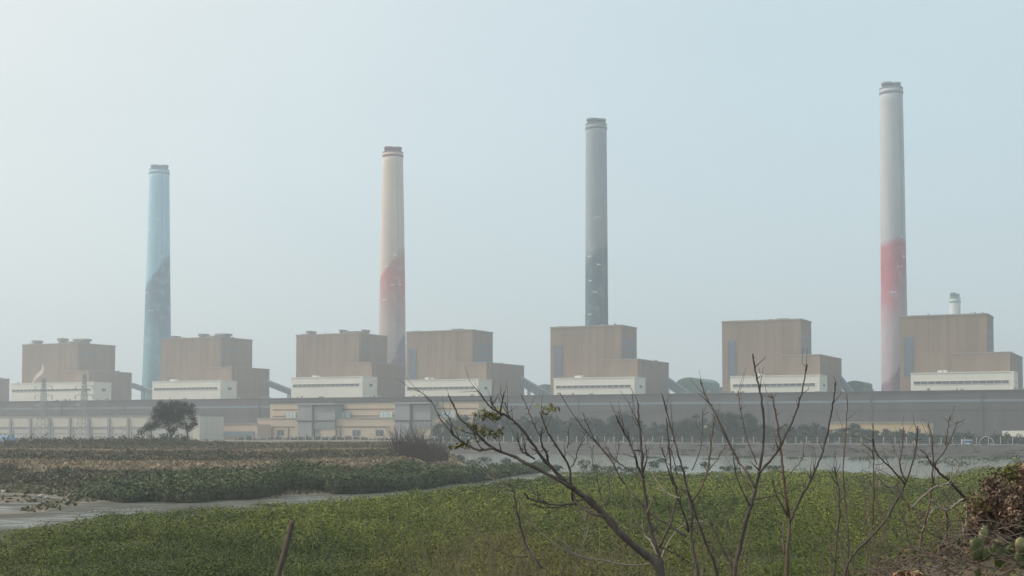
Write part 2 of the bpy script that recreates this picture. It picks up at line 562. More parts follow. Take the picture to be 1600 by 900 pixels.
def bank_h(X, Y):
    s = bank_s(X, Y)
    z = np.interp(s, [-30, 0, 14, 26, 40, 58, 66, 76, 100, 122, 130, 150, 240, 420, 520], [-0.8, -0.05, 0.5, 1.0, 1.9, 3.0, 3.3, 3.25, 3.55, 4.35, 4.45, 4.4, 4.75, 4.7, 2.5])
    z = z + np.where(s > 4, 0.35*(vnoise(X*.09, Y*.05, 3) - .5) + 0.25*(vnoise(X*.3, Y*.2, 4) - .5), 0)
    # a low mud spit and hummocks off the foot of the bank
    for px, py, h, ra, rb in SPITS:
        dx, dy = X - (px - 800)/FPX*EYE*FPX/(py - HORIZON), Y - EYE*FPX/(py - HORIZON)
        z = np.maximum(z, -.8 + (h + .8)*np.exp(-((dx + .25*dy)/ra)**2 - (dy/rb)**2) * (1 + .25*(vnoise(X*.5, Y*.4, 6) - .5)))
    mask = 1 - sstep(X / np.maximum(Y, 1) + .012*(vnoise(X*.05, Y*.05, 5) - .5), -0.078, -0.028)
    return z * mask - 0.5 * (1 - mask)

xs = np.concatenate([np.arange(-420, -200, 8.0), np.arange(-200, 20, 3.0)])
ys = np.concatenate([np.arange(140, 360, 2.5), np.arange(360, 740, 10.0)])
X, Y = np.meshgrid(xs, ys)
grid_mesh('grassy_bank', xs, ys, bank_h(X, Y), M['bank'])

# embankment under the camera
def emb_h(X, Y):
    z = np.interp(Y, [-40, 11.5, 16, 30, 64, 70], [7.4, 7.4, 6.7, 4.3, 0.1, -0.5])
    mound = 0.78 * sstep(X, 1.9, 3.0) * sstep(Y, 5.5, 8.5) * (1 - sstep(Y, 9.5, 13.5))
    return z + mound + 0.10*(vnoise(X*1.3, Y*1.3, 8) - .5)
xs = np.arange(-60, 60.1, 0.75); ys = np.concatenate([np.arange(-40, 0, 4.0), np.arange(0, 16, .5), np.arange(16, 70.1, 2)])
X, Y = np.meshgrid(xs, ys)
grid_mesh('embankment', xs, ys, emb_h(X, Y), M['slope'])

# ================================================================== POWER PLANT
VF = 885.0      # front of the boiler houses
VW = 862.0      # front of their white halls
VH = 808.0      # front of the long hall
RZ = -TH

def scale_at(p): return p.y / FPX       # metres per photo pixel at that place

def boiler_house(d):
    L = at_v(d['L'], d['top'], VF)
    uL = uv(L)[0]; ztop = L.z
    TRp = at_v(d['TR'], 560, VF); uT = uv(TRp)[0]
    dT = uv(at_u(d['TB'], 560, uT))[1] - VF
    AR = at_v(d['AR'], d['atop'], VF - 3); uA = uv(AR)[0]; zA = AR.z
    dA = uv(at_u(d['AB'], 580, uA))[1] - VF
    W0 = at_v(d['WL'], d['wtop'], VW); uW0 = uv(W0)[0]; zW = W0.z
    uW1 = uv(at_v(d['WR'], 600, VW))[0]
    g = xy(uL, VF)
    root = thing('boiler_house', d['label'], 'building', (g.x, g.y, YARD), RZ, 'boiler houses of the power plant')
    z0 = 0.0; H = ztop - YARD; HA = zA - YARD; HW = zW - YARD
    w = uT - uL; wA = uA - uL; x0 = uW0 - uL; x1 = uW1 - uL
    # tower with a lip at the roof
    MB().box(0, w, 0, dT, z0, H).build('tower', M['tan'], root)
    lip = MB().box(-.35, w+.35, -.35, .5, H+.003, H+.9).box(-.35, w+.35, dT-.5, dT+.35, H+.003, H+.9)
    lip.box(-.35, .5, .503, dT-.503, H+.004, H+.9).box(w-.5, w+.35, .503, dT-.503, H+.004, H+.9)
    lip.build('parapet', M['tan_trim'], root)
    # stepped annex, a little ahead of the tower front
    ax0 = w - d.get('astep', 12)
    MB().box(ax0, wA, -3, dA, z0 - .01, HA).build('annex', M['tan'], root)
    lip = MB().box(ax0-.3, wA+.3, -3.3, -2.5, HA+.003, HA+.7).box(wA-.5, wA+.3, -2.497, dA+.3, HA+.003, HA+.7)
    lip.build('annex_parapet', M['tan_trim'], root)
    # white turbine hall in front
    yb, yf = -3.01, VW - VF
    hall = MB().box(x0, x1, yf, yb, z0 + .01, HW)
    hall.build('white_hall', M['white_wall'], root)
    MB().box(x0-.25, x1+.25, yf-.3, yf+.4, HW+.003, HW+.55).box(x1-.4, x1+.25, yf+.403, yb, HW+.003, HW+.55).build('white_parapet', M['white_wall'], root)
    # ribbon window: recess frame, glass and mullions
    zw = HW - d.get('wband', 5.6)
    wx0, wx1 = x0 + 1.6, x1 - 3.0
    rib = MB().box(wx0, wx1, yf - .02, yf + .25, zw - .9, zw + .9)
    ro = rib.build('ribbon_window', M['glass'], root)
    fr = MB()
    fr.box(wx0-.3, wx1+.3, yf-.22, yf-.021, zw+.9, zw+1.15).box(wx0-.3, wx1+.3, yf-.22, yf-.021, zw-1.15, zw-.9)
    k = int((wx1 - wx0) / 4)
    for i in range(k + 1):
        xx = wx0 + (wx1 - wx0) * i / k
        fr.box(xx-.1, xx+.1, yf-.16, yf-.022, zw-.897, zw+.897)
    fr.build('window_frame', M['white_wall'], ro)
    # window on the end wall and pilaster at the corner
    MB().box(x1-.02, x1+.06, yf*.62, yf*.42, zw-1.0, zw+.9).build('end_window', M['glass'], root)
    MB().box(x1-1.4, x1-.1, yf-.35, yf-.003, z0, HW-.01).build('pilaster', M['white_wall'], root)
    # penthouse on the white hall
    s = scale_at(W0)
    for px, pw, ph, mm in d.get('wcaps', []):
        c = uv(at_v(px, 590, VW + 8))[0] - uL
        MB().box(c - pw*s/2, c + pw*s/2, yf + 5, yf + 11, HW - .01, HW + ph*s).build('roof_cabin', M[mm], root)
    # roof ventilators
    for px, pw, ph in d['vents']:
        c = uv(at_v(px, d['top'], VF + 12))[0] - uL
        hw, hh = pw*s/2, ph*s
        c = min(max(c, hw), w - hw)
        v = MB().box(c-hw*.8, c+hw*.8, 8, 15, H-.01, H+hh*.62)
        v.box(c-hw, c+hw, 7, 16, H+hh*.62+.003, H+hh)
        v.build('roof_vent', M['vent'], root)
    # small plant, pipes and rails on the roofs
    cl = MB()
    for _ in range(9):
        x = random.uniform(2, w - 3); y = random.uniform(1.5, dT - 3); a = random.uniform(.4, 1.6); hh = random.uniform(.9, 2.4)
        cl.box(x, x + a, y, y + a*.8, H - .02, H + hh)
    for _ in range(5):
        x = random.uniform(ax0 + 1, wA - 3); y = random.uniform(2, dA - 4); a = random.uniform(.6, 2.2)
        cl.box(x, x + a, y, y + a, HA - .02, HA + random.uniform(1.0, 2.2))
    for _ in range(6):
        x = random.uniform(x0 + 3, x1 - 4); a = random.uniform(.5, 1.6)
        cl.box(x, x + a, yf + 2, yf + 2 + a, HW - .02, HW + random.uniform(.9, 1.9))
    clo = cl.build('roof_plant', M['vent'], root); clo['kind'] = 'stuff'
    rb = MB()
    for i in range(1, 9):
        x = w * i / 9
        if 'strip' in d and i < 3: continue
        rb.box(x - .09, x + .09, -.11, -.003, HW, H - .3)
    for i in (1, 2, 3):
        z = HW + (H - HW) * i / 4
        rb.box(.1, w - .1, -.07, -.004, z - .08, z + .08) if 'strip' not in d else None
    rbo = rb.build('cladding_seams', M['tan'], root); rbo['kind'] = 'stuff'
    # louvred strip up the front of the later blocks
    if 'strip' in d:
        sx0, sx1, sy = d['strip']
        a0 = uv(at_v(sx0, 560, VF))[0] - uL; a1 = uv(at_v(sx1, 560, VF))[0] - uL
        zt = at_v(sx0, sy, VF).z - YARD
        st = MB().box(a0, a1, -.06, .3, HW - 1, zt)
        so = st.build('louvre_strip', M['louvre'], root)
        sl = MB()
        zz = HW
        while zz < zt - .4:
            sl.box(a0+.1, a1-.1, -.28, -.061, zz, zz+.35); zz += 1.4
        sl.box(a0-.35, a0-.003, -.32, .1, HW-1, zt+.2).box(a1+.003, a1+.35, -.32, .1, HW-1, zt+.2)
        so2 = sl.build('louvre_blades', M['louvre'], so)
    # end wall of the tower
    if d.get('side') == 'windows':
        for i in range(3):
            y0 = dT * (.08 + .17 * i)
            MB().box(w-.05, w+.07, y0, y0 + dT*.11, H-9.6, H-7.4).build('side_window', M['louvre'], root)
        MB().box(w-.03, w+.10, 1.2, 2.0, HA+1, H-1).build('downpipe', M['tan_trim'], root)
    else:
        zz0, zz1 = HA + 1.2, H - 7
        n = 3
        for i in range(n):
            b0 = zz0 + (zz1 - zz0) * i / n
            MB().box(w-.05, w+.09, dT*.12, dT*.93, b0, b0 + (zz1-zz0)/n*.62).build('side_louvre', M['louvre'], root)
    # pipe rack and doors at the annex end wall
    MB().box(wA-.05, wA+.12, dA*.25, dA*.45, 0, 7).build('roller_door', M['louvre'], root)
    MB().box(wA-.03, wA+.16, dA*.03, dA*.055, 2, HA-.5).build('downpipe', M['tan_trim'], root)
    return root

S1 = 'windows'
HOUSES = [
    dict(L=-205, TR=-95, TB=-45, AR=-74, AB=15, top=545, atop=589, WL=-220, WR=-66, wtop=604, vents=[(-180, 8, 8)], side=S1,
         label='boiler house of which only the grey annex edge shows beside the pylons'),
    dict(L=35, TR=122, TB=180, AR=139, AB=206, top=540, atop=580, WL=17, WR=147, wtop=600, side=S1,
         vents=[(50, 14, 4), (59, 8, 9), (99, 8, 11), (114, 14, 5), (136, 24, 9)],
         label='tan boiler house with white front hall behind the two lattice pylons'),
    dict(L=252, TR=345, TB=394, AR=362, AB=421, top=531, atop=574, WL=238, WR=345, wtop=597, side=S1,
         vents=[(275, 9, 7), (319, 9, 9), (334, 16, 5), (350, 21, 8)], wcaps=[(273, 9, 4, 'white_wall'), (260, 4, 4, 'vent')],
         label='tan boiler house beside the blue chimney, behind the lone dark tree'),
    dict(L=463, TR=561, TB=605, AR=581, AB=633, top=525, atop=567, WL=455, WR=567, wtop=591, side=S1,
         vents=[(475, 14, 4), (487, 8, 9), (537, 5, 9), (552, 26, 6), (572, 5, 8)], wcaps=[(494, 8, 4, 'white_wall'), (473, 4, 4, 'vent')],
         label='grey tan boiler house whose end wall covers the foot of the cream and red chimney'),
    dict(L=635, TR=738, TB=770, AR=760, AB=819, top=520, atop=567, WL=633, WR=748, wtop=595, strip=(640, 650, 545),
         vents=[(655, 15, 4), (718, 17, 5)], wcaps=[(671, 10, 5, 'white_wall')],
         label='tan boiler house with dark louvre strip hard against the cream and red chimney'),
    dict(L=860, TR=971, TB=995, AR=996, AB=1045, top=513, atop=562, WL=865, WR=992, wtop=592, strip=(867, 878, 540),
         vents=[(881, 17, 4), (945, 6, 5), (953, 5, 4)], wcaps=[(905, 10, 5, 'white_wall')],
         label='tan boiler house with the slate grey chimney rising behind its roof'),
    dict(L=1128, TR=1252, TB=1268, AR=1281, AB=1315, top=504, atop=555, WL=1141, WR=1281, wtop=589, strip=(1138, 1149, 533),
         vents=[(1151, 17, 4), (1225, 18, 5)], wcaps=[(1186, 10, 5, 'white_wall')],
         label='tan boiler house standing clear between the slate grey and the white and red chimneys'),
    dict(L=1405, TR=1543, TB=1553, AR=1578, AB=1598, top=496, atop=551, WL=1423, WR=1585, wtop=584, strip=(1413, 1426, 527), astep=20,
         vents=[(1416, 14, 3), (1504, 5, 4), (1511, 5, 4), (1517, 4, 4)], wcaps=[(1473, 13, 5, 'white_wall')],
         label='tan boiler house overlapping the foot of the white and red chimney'),
]
for h in HOUSES:
    boiler_house(h)

# one long brown hall across the front of all of them
def long_hall():
    g = xy(-620, VH)
    root = thing('turbine_hall', 'very long low brown turbine hall running in front of all the boiler houses', 'building', (g.x, g.y, YARD), RZ)
    zt = at_v(800, 620.5, VH).z - YARD
    x0, x1 = -250, 900
    MB().box(x0, x1, 0, 46, 0, zt).build('wall', M['hall'], root)
    MB().box(x0-.4, x1+.4, -.45, .6, zt+.003, zt+1.1).build('parapet', M['hall_trim'], root)
    MB().box(x0, x1, -.25, -.003, zt*.62, zt*.62+.5).build('string_course', M['hall_trim'], root)
    MB().box(x0+8, x1-8, -.2, .2, zt-5.4, zt-4.1).build('clerestory', M['gallery'], root)
    for i, xx in enumerate(range(-200, 880, 60)):
        p = MB().box(xx-.5, xx+.5, -.6, -.004, 0, zt-.01)
        p.build('buttress', M['hall'], root)
    sm = MB()
    for xx in range(int(x0) + 4, int(x1), 7):
        sm.box(xx - .08, xx + .08, -.13, -.004, 0, zt*.62 - .02)
        sm.box(xx - .08, xx + .08, -.13, -.004, zt*.62 + .52, zt - 5.5)
    so = sm.build('cladding_seams', M['hall'], root); so['kind'] = 'stuff'
    rc = MB()
    for _ in range(150):
        xx = random.uniform(x0 + 3, x1 - 6); y = random.uniform(2, 40); a = random.uniform(.5, 2.6)
        rc.box(xx, xx + a, y, y + a*.7, zt - .02, zt + random.uniform(1.2, 2.8))
    ro = rc.build('roof_plant', M['vent'], root); ro['kind'] = 'stuff'
    for xx in (560, 640, 668):
        MB().box(xx, xx+9, -.18, .1, 0, 8).build('roller_door', M['gallery'], root)
    for xx in range(-180, 860, 48):
        MB().box(xx, xx+3.2, 12, 16, zt-.01, zt+1.0).box(xx-.3, xx+3.5, 11.7, 16.3, zt+1.003, zt+1.4).build('roof_vent', M['vent'], root)
long_hall()

# ------------------------------------------------------------------ chimneys
BIRD = [[(-1.0, .45), (-.15, .12), (.05, -.12)], [(.95, .62), (.05, -.14), (.3, .12)], [(-.45, -.3), (-.02, .14), (.55, -.06)], [(.55, -.06), (.3, .05), (.75, .06)]]

def chimney(name, label, V, top_px, rad, base, layers, ring, birds, flues):
    """rad: list of (photo y, half width in pixels)"""
    P = at_v(top_px[0], top_px[1], V)
    s = scale_at(P)
    root = thing(name, label, 'chimney', (P.x, P.y, YARD), 0, None)
    zof = lambda y: at_y(top_px[0], y, P.y).z - YARD
    H = zof(top_px[1])
    prof = [(rad[0][1]*s*1.01, 0)]
    ys = np.linspace(rad[0][0], rad[-1][0], 26)
    yy = [r[0] for r in rad][::-1]; ww = [r[1] for r in rad][::-1]
    for y in ys:
        prof.append((float(np.interp(y, yy, ww))*s, zof(y)))
    rt = prof[-1][0]
    sh = MB().lathe(prof, 56).build('shaft', painted_shaft(name + "_paint", base, [(zof(l[0]), l[1], l[2], l[3], l[4]) for l in layers]), root, True)
    zt = prof[-1][1]
    capm = mat(name + "_cap", ring, var=0.12)
    MB().lathe([(rt, zt - 4.5), (rt + .45, zt - 4.4), (rt + .45, zt - 2.6), (rt+.02, zt - 2.5)], 56, cap=False).build('gallery_ring', capm, root, True)
    MB().lathe([(rt + .25, zt - .9), (rt + .3, zt), (rt*.7, zt + .5)], 56).build('rim', capm, root, True)
    for fx, fy, fr, fh in flues:
        f = MB().lathe([(fr*rt, zt + .2), (fr*rt, zt + fh*s*.6), (fr*rt*1.13, zt + fh*s*.62), (fr*rt*1.13, zt + fh*s), (fr*rt*.9, zt + fh*s)], 24, fx*rt, fy*rt)
        f.build('flue', capm, root, True)
    # aviation lamps platform and ladder
    jr = MB()
    for z in np.arange(18, zt - 8, 12.5):
        r0 = float(np.interp(z, [p[1] for p in prof], [p[0] for p in prof]))
        jr.lathe([(r0 - .02, z - .14), (r0 + .07, z - .12), (r0 + .07, z + .12), (r0 - .02, z + .14)], 56, cap=False)
    jo = jr.build('lift_joint', sh.data.materials[0], root, True)
    jo['kind'] = 'stuff'
    lad = MB()
    ang = R(-60)
    for dx in (-.25, .25):
        pts = [((r + .25)*math.cos(ang) - dx*math.sin(ang), (r + .25)*math.sin(ang) + dx*math.cos(ang), z) for r, z in prof[1:]]
        lad.tube(pts, .07, 4)
    lad.build('ladder', M['steel'], root)
    for bx, by, size, flip in birds:
        zc = zof(by); r = float(np.interp(by, yy, ww))*s + .12
        xc = (bx - np.interp(by, [top_px[1], rad[0][0]], [top_px[0], top_px[2]])) * s
        a0 = -math.pi/2 + math.asin(max(-.97, min(.97, xc / r)))
        m = MB()
        k = size * s * .62
        for tri in BIRD:
            n = len(m.v)
            for (bxx, bz) in tri:
                aa = a0 + flip * bxx * k / r
                m.v.append((r*math.cos(aa), r*math.sin(aa), zc + bz*k))
            m.f.append((n, n+1, n+2))
        m.build('painted_bird', M['bird'], root)
    return root

VC = 1000.0
chimney('blue_chimney', 'tall chimney painted pale blue above and darker blue below', VC, (249, 265, 243),
        [(640, 24.0), (600, 22.8), (520, 20.5), (435, 18.6), (350, 17.0), (300, 16.0), (265, 15.3)],
        (0.31, 0.57, 0.70), [(428, 1.6, 0.05, 6, (0.095, 0.215, 0.315)), (520, -0.8, 0.02, 40, (0.15, 0.36, 0.42))],
        (0.22, 0.32, 0.42), [(237, 487, 17, 1), (236, 360, 10, -1), (231, 458, 10, 1), (255, 402, 11, 1), (250, 345, 8, 1)],
        [(-.42, 0, .42, 7), (.45, .1, .40, 7)])
chimney('cream_chimney', 'tall chimney painted cream with a rose red patch and a maroon top', VC, (614, 238, 612),
        [(640, 22.6), (600, 22.0), (520, 20.8), (430, 19.6), (330, 17.8), (280, 16.6), (238, 15.7)],
        (0.60, 0.50, 0.42), [(412, 1.5, 0.0, 7, (0.50, 0.165, 0.165)), (478, -0.9, 0.04, 34, (0.47, 0.375, 0.35)), (565, 1.7, 0.05, 3.0, (0.20, 0.13, 0.18))],
        (0.20, 0.07, 0.085), [(604, 418, 13, 1), (601, 470, 13, 1), (615, 447, 10, -1), (626, 446, 9, 1), (619, 400, 10, 1), (604, 350, 8, 1)],
        [(-.40, -.1, .43, 8), (.42, .1, .42, 8)])
chimney('slate_chimney', 'tall chimney painted pale grey above and slate grey below', VC, (931.5, 194, 933),
        [(640, 19.0), (505, 18.0), (430, 17.6), (330, 17.2), (250, 16.8), (194, 16.4)],
        (0.25, 0.295, 0.325), [(394, 0.9, 0.06, 9, (0.055, 0.115, 0.145))],
        (0.17, 0.20, 0.22), [(932, 342, 16, 1), (920, 402, 12, -1), (934, 415, 11, 1), (921, 440, 9, 1), (930, 458, 14, -1), (920, 492, 12, 1)],
        [(-.35, -.1, .52, 8), (.42, .1, .48, 8)])
chimney('white_chimney', 'tall chimney painted white above with a red and pink patch', VC - 12, (1392.5, 138, 1398),
        [(640, 20.8), (560, 20.4), (430, 19.6), (330, 19.0), (240, 18.5), (138, 17.5)],
        (0.43, 0.46, 0.475), [(380, 0.3, 0.0, 7, (0.43, 0.135, 0.175)), (478, 1.6, 0.16, 30, (0.45, 0.37, 0.40)), (578, 1.8, 0.08, 3.0, (0.22, 0.13, 0.18))],
        (0.25, 0.27, 0.30), [(1399, 418, 16, 1), (1389, 458, 15, 1), (1408, 402, 11, -1), (1404, 372, 9, 1)],
        [(-.40, 0, .43, 9), (.42, .1, .42, 9)])
chimney('distant_stack', 'short distant white stack seen above the roof beside the white and red chimney', 1420.0, (1492, 466, 1492),
        [(600, 9.0), (500, 8.4), (466, 8.2)],
        (0.62, 0.66, 0.64), [(900, 0, 0, 2, (0.62, 0.66, 0.64))], (0.22, 0.33, 0.31), [], [(-.4, 0, .5, 9), (.5, .1, .4, 7)])

# ------------------------------------------------------------------ conveyors and sheds between the houses
def conveyor(label, px0, py0, px1, py1, v, th, legs):
    A = at_v(px0, py0, v); B = at_v(px1, py1, v)
    uA, uB = uv(A)[0], uv(B)[0]
    g = xy(uA, v)
    root = thing('conveyor_gallery', label, 'conveyor', (g.x, g.y, YARD), RZ, 'coal conveyors between the boiler houses')
    L = uB - uA; za, zb = A.z - YARD, B.z - YARD
    MB().prism([(0, za - th), (L, zb - th), (L, zb), (0, za)], 0, 5).build('gallery', M['gallery'], root)
    k = 5
    ribs = MB()
    for i in range(int(L / 3)):
        f = (i + .5) / int(L / 3)
        zc = za + (zb - za) * f
        ribs.box(f*L - .12, f*L + .12, -.15, -.003, zc - th + .1, zc - .1)
    ribs.build('rib', M['steel'], root)
    for f in legs:
        zc = za + (zb - za) * f - th - .01
        m = MB().box(f*L - .45, f*L + .45, .6, 1.4, 0, zc).box(f*L - .45, f*L + .45, 3.6, 4.4, 0, zc)
        m.build('support', M['steel'], root)
    return root
conveyor('sloping conveyor gallery ending beside the blue chimney', 203, 598, 258, 616, VF + 35, 4.0, [.32, .6])
conveyor('sloping conveyor gallery beside the lone dark tree ending at the grey tan house', 416, 594, 462, 612, VF + 35, 4.5, [.72, .92])
conveyor('steep conveyor gallery with pale legs before the slate chimney house', 812, 588, 868, 621, VF + 30, 6.5, [.22, .42, .6])
conveyor('steep conveyor gallery dropping to the curved green shed', 1040, 588, 1086, 620, VF + 30, 7, [.4, .7])
conveyor('steep conveyor gallery dropping to the small green shed', 1311, 585, 1338, 618, VF + 30, 7, [.5])

def shed(label, px0, px1, pytop, pyside, v, dep, arched=True, col='green_sheet'):
    A = at_v(px0, pytop, v); B = at_v(px1, pytop, v); S = at_v(px0, pyside, v)
    uA, uB = uv(A)[0], uv(B)[0]
    g = xy(uA, v)
    root = thing('coal_shed', label, 'shed', (g.x, g.y, YARD), RZ)
    L = uB - uA; zt, zs = A.z - YARD, S.z - YARD
    out = [(0, 0), (L, 0), (L, zs)]
    n = 9
    for i in range(1, n):
        q = i / n
        out.append((L * (1 - q), zs + (zt - zs) * (math.sin(math.pi * q) ** .6 if arched else 1 - abs(2*q - 1))))
    out.append((0, zs))
    MB().prism(out, 0, dep).build('shell', M[col], root)
    ribs = MB()
    for i in range(1, 8):
        ribs.box(L*i/8 - .15, L*i/8 + .15, -.2, -.004, 0, zs - .1)
    ribs.build('rib', M['gallery'], root)
shed('curved green shed behind the foot of a conveyor near the slate chimney', 1056, 1098, 590, 598, VF + 70, 40)
shed('long low green shed stretching behind toward the clear standing boiler house', 1098, 1134, 604, 606, VF + 75, 30, False)
shed('small curved green shed between a boiler house and the white and red chimney', 1322, 1349, 595, 599, VF + 55, 30)
shed('dark green shed peeping out beside the slate chimney house', 836, 866, 600, 604, VF + 80, 30, False)

# ------------------------------------------------------------------ low buildings in front
def low_building(name, label, px0, px1, pytop, v, dep, m, cat='building'):
    A = at_v(px0, pytop, v); B = at_v(px1, pytop, v)
    uA, uB = uv(A)[0], uv(B)[0]
    g = xy(uA, v)
    root = thing(name, label, cat, (g.x, g.y, YARD), RZ)
    L, H = uB - uA, A.z - YARD
    MB().box(0, L, 0, dep, 0, H).build('wall', m, root)
    MB().box(-.3, L+.3, -.35, .5, H+.003, H+.7).build('parapet', M['roof'], root)
    xof = lambda px, dv=0: uv(at_v(px, pytop, v + dv))[0] - uA
    zof = lambda px, py, dv=0: at_v(px, py, v + dv).z - YARD
    return root, L, H, xof, zof

def column_building():
    root, L, H, xof, zof = low_building('workshop', 'low cream workshop with grey columns and framed bays behind the pylons', -60, 312, 652.5, 640, 22, M['cream'])
    cols = [xof(x) for x in (-46, -14, 17, 48, 79, 110, 139.5, 171, 201, 232, 262, 292)]
    zl = zof(100, 667)
    for c in cols:
        MB().box(c-.75, c+.75, -.9, -.003, 0, H-.8).build('column', M['grey_column'], root)
    for c0, c1 in zip(cols[:-1], cols[1:]):
        b0, b1 = c0 + 2.4, c1 - 1.2
        bay = MB().box(b0, b1, -.1, .1, .2, zl-.6).build('bay_panel', M['cream_panel'], root)
        MB().box(b0-.3, b1+.3, -.5, -.101, zl-.597, zl+.1).box(b0-.3, b0+.2, -.45, -.102, .2, zl-.6).box(b0+.203, b1, -.3, -.103, zl*.45, zl*.45+.3).build('bay_frame', M['grey_column'], bay)
column_building()

def office():
    root, L, H, xof, zof = low_building('office_block', 'buff office block with grey stair towers and brown bands near the seawall', 402, 752, 655, 690, 24, M['office'])
    # set back upper storeys
    x0, x1 = xof(422, 6), xof(748, 6)
    zu = zof(560, 629, 6)
    MB().box(x0, x1, 6, 23, H+.701, zu).build('upper_wall', M['office'], root)
    MB().box(x0-.4, x1+.4, 5.5, 23.4, zu+.003, zu+.8).build('roof_slab', M['hall_trim'], root)
    for py in (639.5, 650):
        z = zof(560, py, 6)
        MB().box(x0+2, x1-1, 5.85, 5.997, z-.35, z+.35).build('band', M['office_band'], root)
    z = zof(560, 667, 0)
    MB().box(xof(405), xof(461), -.2, -.003, z-.35, z+.35).build('band', M['office_band'], root)
    MB().box(xof(509), xof(609), -.2, -.003, z-.35, z+.35).build('band', M['office_band'], root)
    MB().box(xof(672), xof(745), -.2, -.003, z-.35, z+.35).build('band', M['office_band'], root)
    # windows in the set back storey
    for a0, a1 in ((447, 463), (523, 548), (593, 614), (690, 712)):
        za, zb = zof(560, 653, 6), zof(560, 644, 6)
        w = MB().box(xof(a0, 6), xof(a1, 6), 5.55, 5.84, za, zb).build('window', M['pale_glass'], root)
        f = MB()
        n = 3
        xa, xb = xof(a0, 6), xof(a1, 6)
        for i in range(n + 1):
            xx = xa + (xb - xa) * i / n
            MB().box(xx-.13, xx+.13, 5.4, 5.548, za, zb).build('mullion', M['office_grey'], w)
    for a0, a1 in ((433, 444), (515, 527), (551, 563), (587, 599)):
        za, zb = zof(560, 681, 0), zof(560, 672.5, 0)
        w = MB().box(xof(a0), xof(a1), -.12, .1, za, zb).build('window', M['glass'], root)
        f = MB().box(xof(a0)-.3, xof(a1)+.3, -.3, -.121, zb+.003, zb+.35).box((xof(a0)+xof(a1))/2-.12, (xof(a0)+xof(a1))/2+.12, -.22, -.122, za, zb)
        f.build('window_frame', M['office_grey'], w)
    for px in (425, 451, 532):
        MB().box(xof(px)-.35, xof(px)+.35, -.45, -.004, 0, H*.62).build('downpipe', M['office_band'], root)
    # two stair towers, each a pair of grey shafts with a recess between
    for a, b, c, e in ((465, 487, 491, 523), (617, 640, 645, 672)):
        zt = zof(560, 632, -2)
        MB().box(xof(a, -3), xof(b, -3), -3, 7, 0, zt).build('stair_tower', M['office_grey'], root)
        MB().box(xof(c, -2), xof(e, -2), -2, 7, H*.52, zt-.3).build('stair_tower', M['office_grey'], root)
        MB().box(xof(c + 10, -2), xof(e, -2), -1.6, 5, 0, H*.52-.01).build('stair_tower', M['office'], root)
        MB().box(xof(b, -1)+.01, xof(c, -1)-.01, -1, 6, 0, zt-1).build('stair_glazing', M['glass'], root)
        MB().box(xof(a, -3)-.6, xof(e, -3)+.6, -3.6, 7.2, zt+.003, zt+1.0).build('tower_cap', M['office_grey'], root)
        MB().box(xof(a, -3)-.3, xof(e, -3)+.3, -3.3, -3.003, H*.86, H*.93).build('ledge', M['hall_trim'], root)
office()

root, L, H, xof, zof = low_building('storehouse', 'low salmon storehouse between the dark tree and the buff office', 333, 402, 663.5, 672, 14, M['pink_wall'])
MB().box(2, L-2, -.6, -.003, H*.2, H*.55).build('lean_to_roof', M['gallery'], root)
root, L, H, xof, zof = low_building('ochre_storehouse', 'low ochre walled storehouse behind the tree belt near the white chimney', 1296, 1449, 661.5, 655, 16, M['yellow'])
for i in range(6):
    MB().box(L*(i+.3)/6, L*(i+.6)/6, -.12, .1, H*.35, H*.7).build('window', M['glass'], root)
root, L, H, xof, zof = low_building('gatehouse', 'small ochre gatehouse roof peeping through the tree belt', 1100, 1113, 662.5, 640, 8, M['yellow'])
MB().box(L*.3, L*.7, -.12, .1, H*.3, H*.7).build('window', M['glass'], root)

def canopy():
    A = at_v(1566, 673, 560); B = at_v(1668, 673, 560); zl = at_v(1566, 684.5, 560).z - YARD
    uA, uB = uv(A)[0], uv(B)[0]
    g = xy(uA, 560)
    root = thing('entrance_canopy', 'pale flat canopy on posts by the seawall under the last boiler house', 'canopy', (g.x, g.y, YARD), RZ)
    L, H = uB - uA, A.z - YARD
    MB().box(0, L, 0, 9, zl, H).build('canopy_roof', M['white_wall'], root)
    for f in (.05, .35, .65, .95):
        MB().box(f*L-.2, f*L+.2, 1, 1.4, 0, zl-.003).build('post', M['white_paint'], root)
        MB().box(f*L-.2, f*L+.2, 7.5, 7.9, 0, zl-.003).build('post', M['white_paint'], root)
canopy()

def kiosk():
    A = at_v(1511, 687, 531)
    s = scale_at(A)
    g = A
    root = thing('blue_kiosk', 'small bright blue kiosk with a white post on the seawall', 'kiosk', (g.x, g.y, 3.62), RZ)
    h = A.z - 3.62
    MB().box(-6*s, 6*s, .8, 3.2, 0, h*.82).build('cabin', M['blue_paint'], root)
    MB().box(-7*s, 7*s, .5, 3.5, h*.82+.003, h).build('roof', M['pale_glass'], root)
    MB().box(-2*s, 3*s, .7, .797, h*.15, h*.35).build('notice', M['white_paint'], root)
    MB().box(-9.5*s, -7.6*s, .9, 1.5, 0, h*1.05).build('post', M['white_paint'], root)
kiosk()

def arch_pipe():
    A = at_v(1530, 693, 533); B = at_v(1553, 693, 533); T = at_v(1535, 682, 533)
    g = xy(uv(A)[0], 533)
    L = uv(B)[0] - uv(A)[0]; h = T.z - 3.6
    root = thing('arched_pipe', 'white pipe arching over the seawall beside the blue kiosk', 'pipe', (g.x, g.y, 3.6), RZ)
    pts = [(L*(.5 - .5*math.cos(math.pi*i/14)), 0, h*math.sin(math.pi*i/14)) for i in range(15)]
    MB().tube(pts, .14, 8).build('pipe', M['fence_paint'], root, True)
    MB().box(-.4, .4, -.4, .4, 0, .5).build('footing', M['grey_column'], root)
    MB().box(L-.4, L+.4, -.4, .4, 0, .5).build('footing', M['grey_column'], root)
arch_pipe()

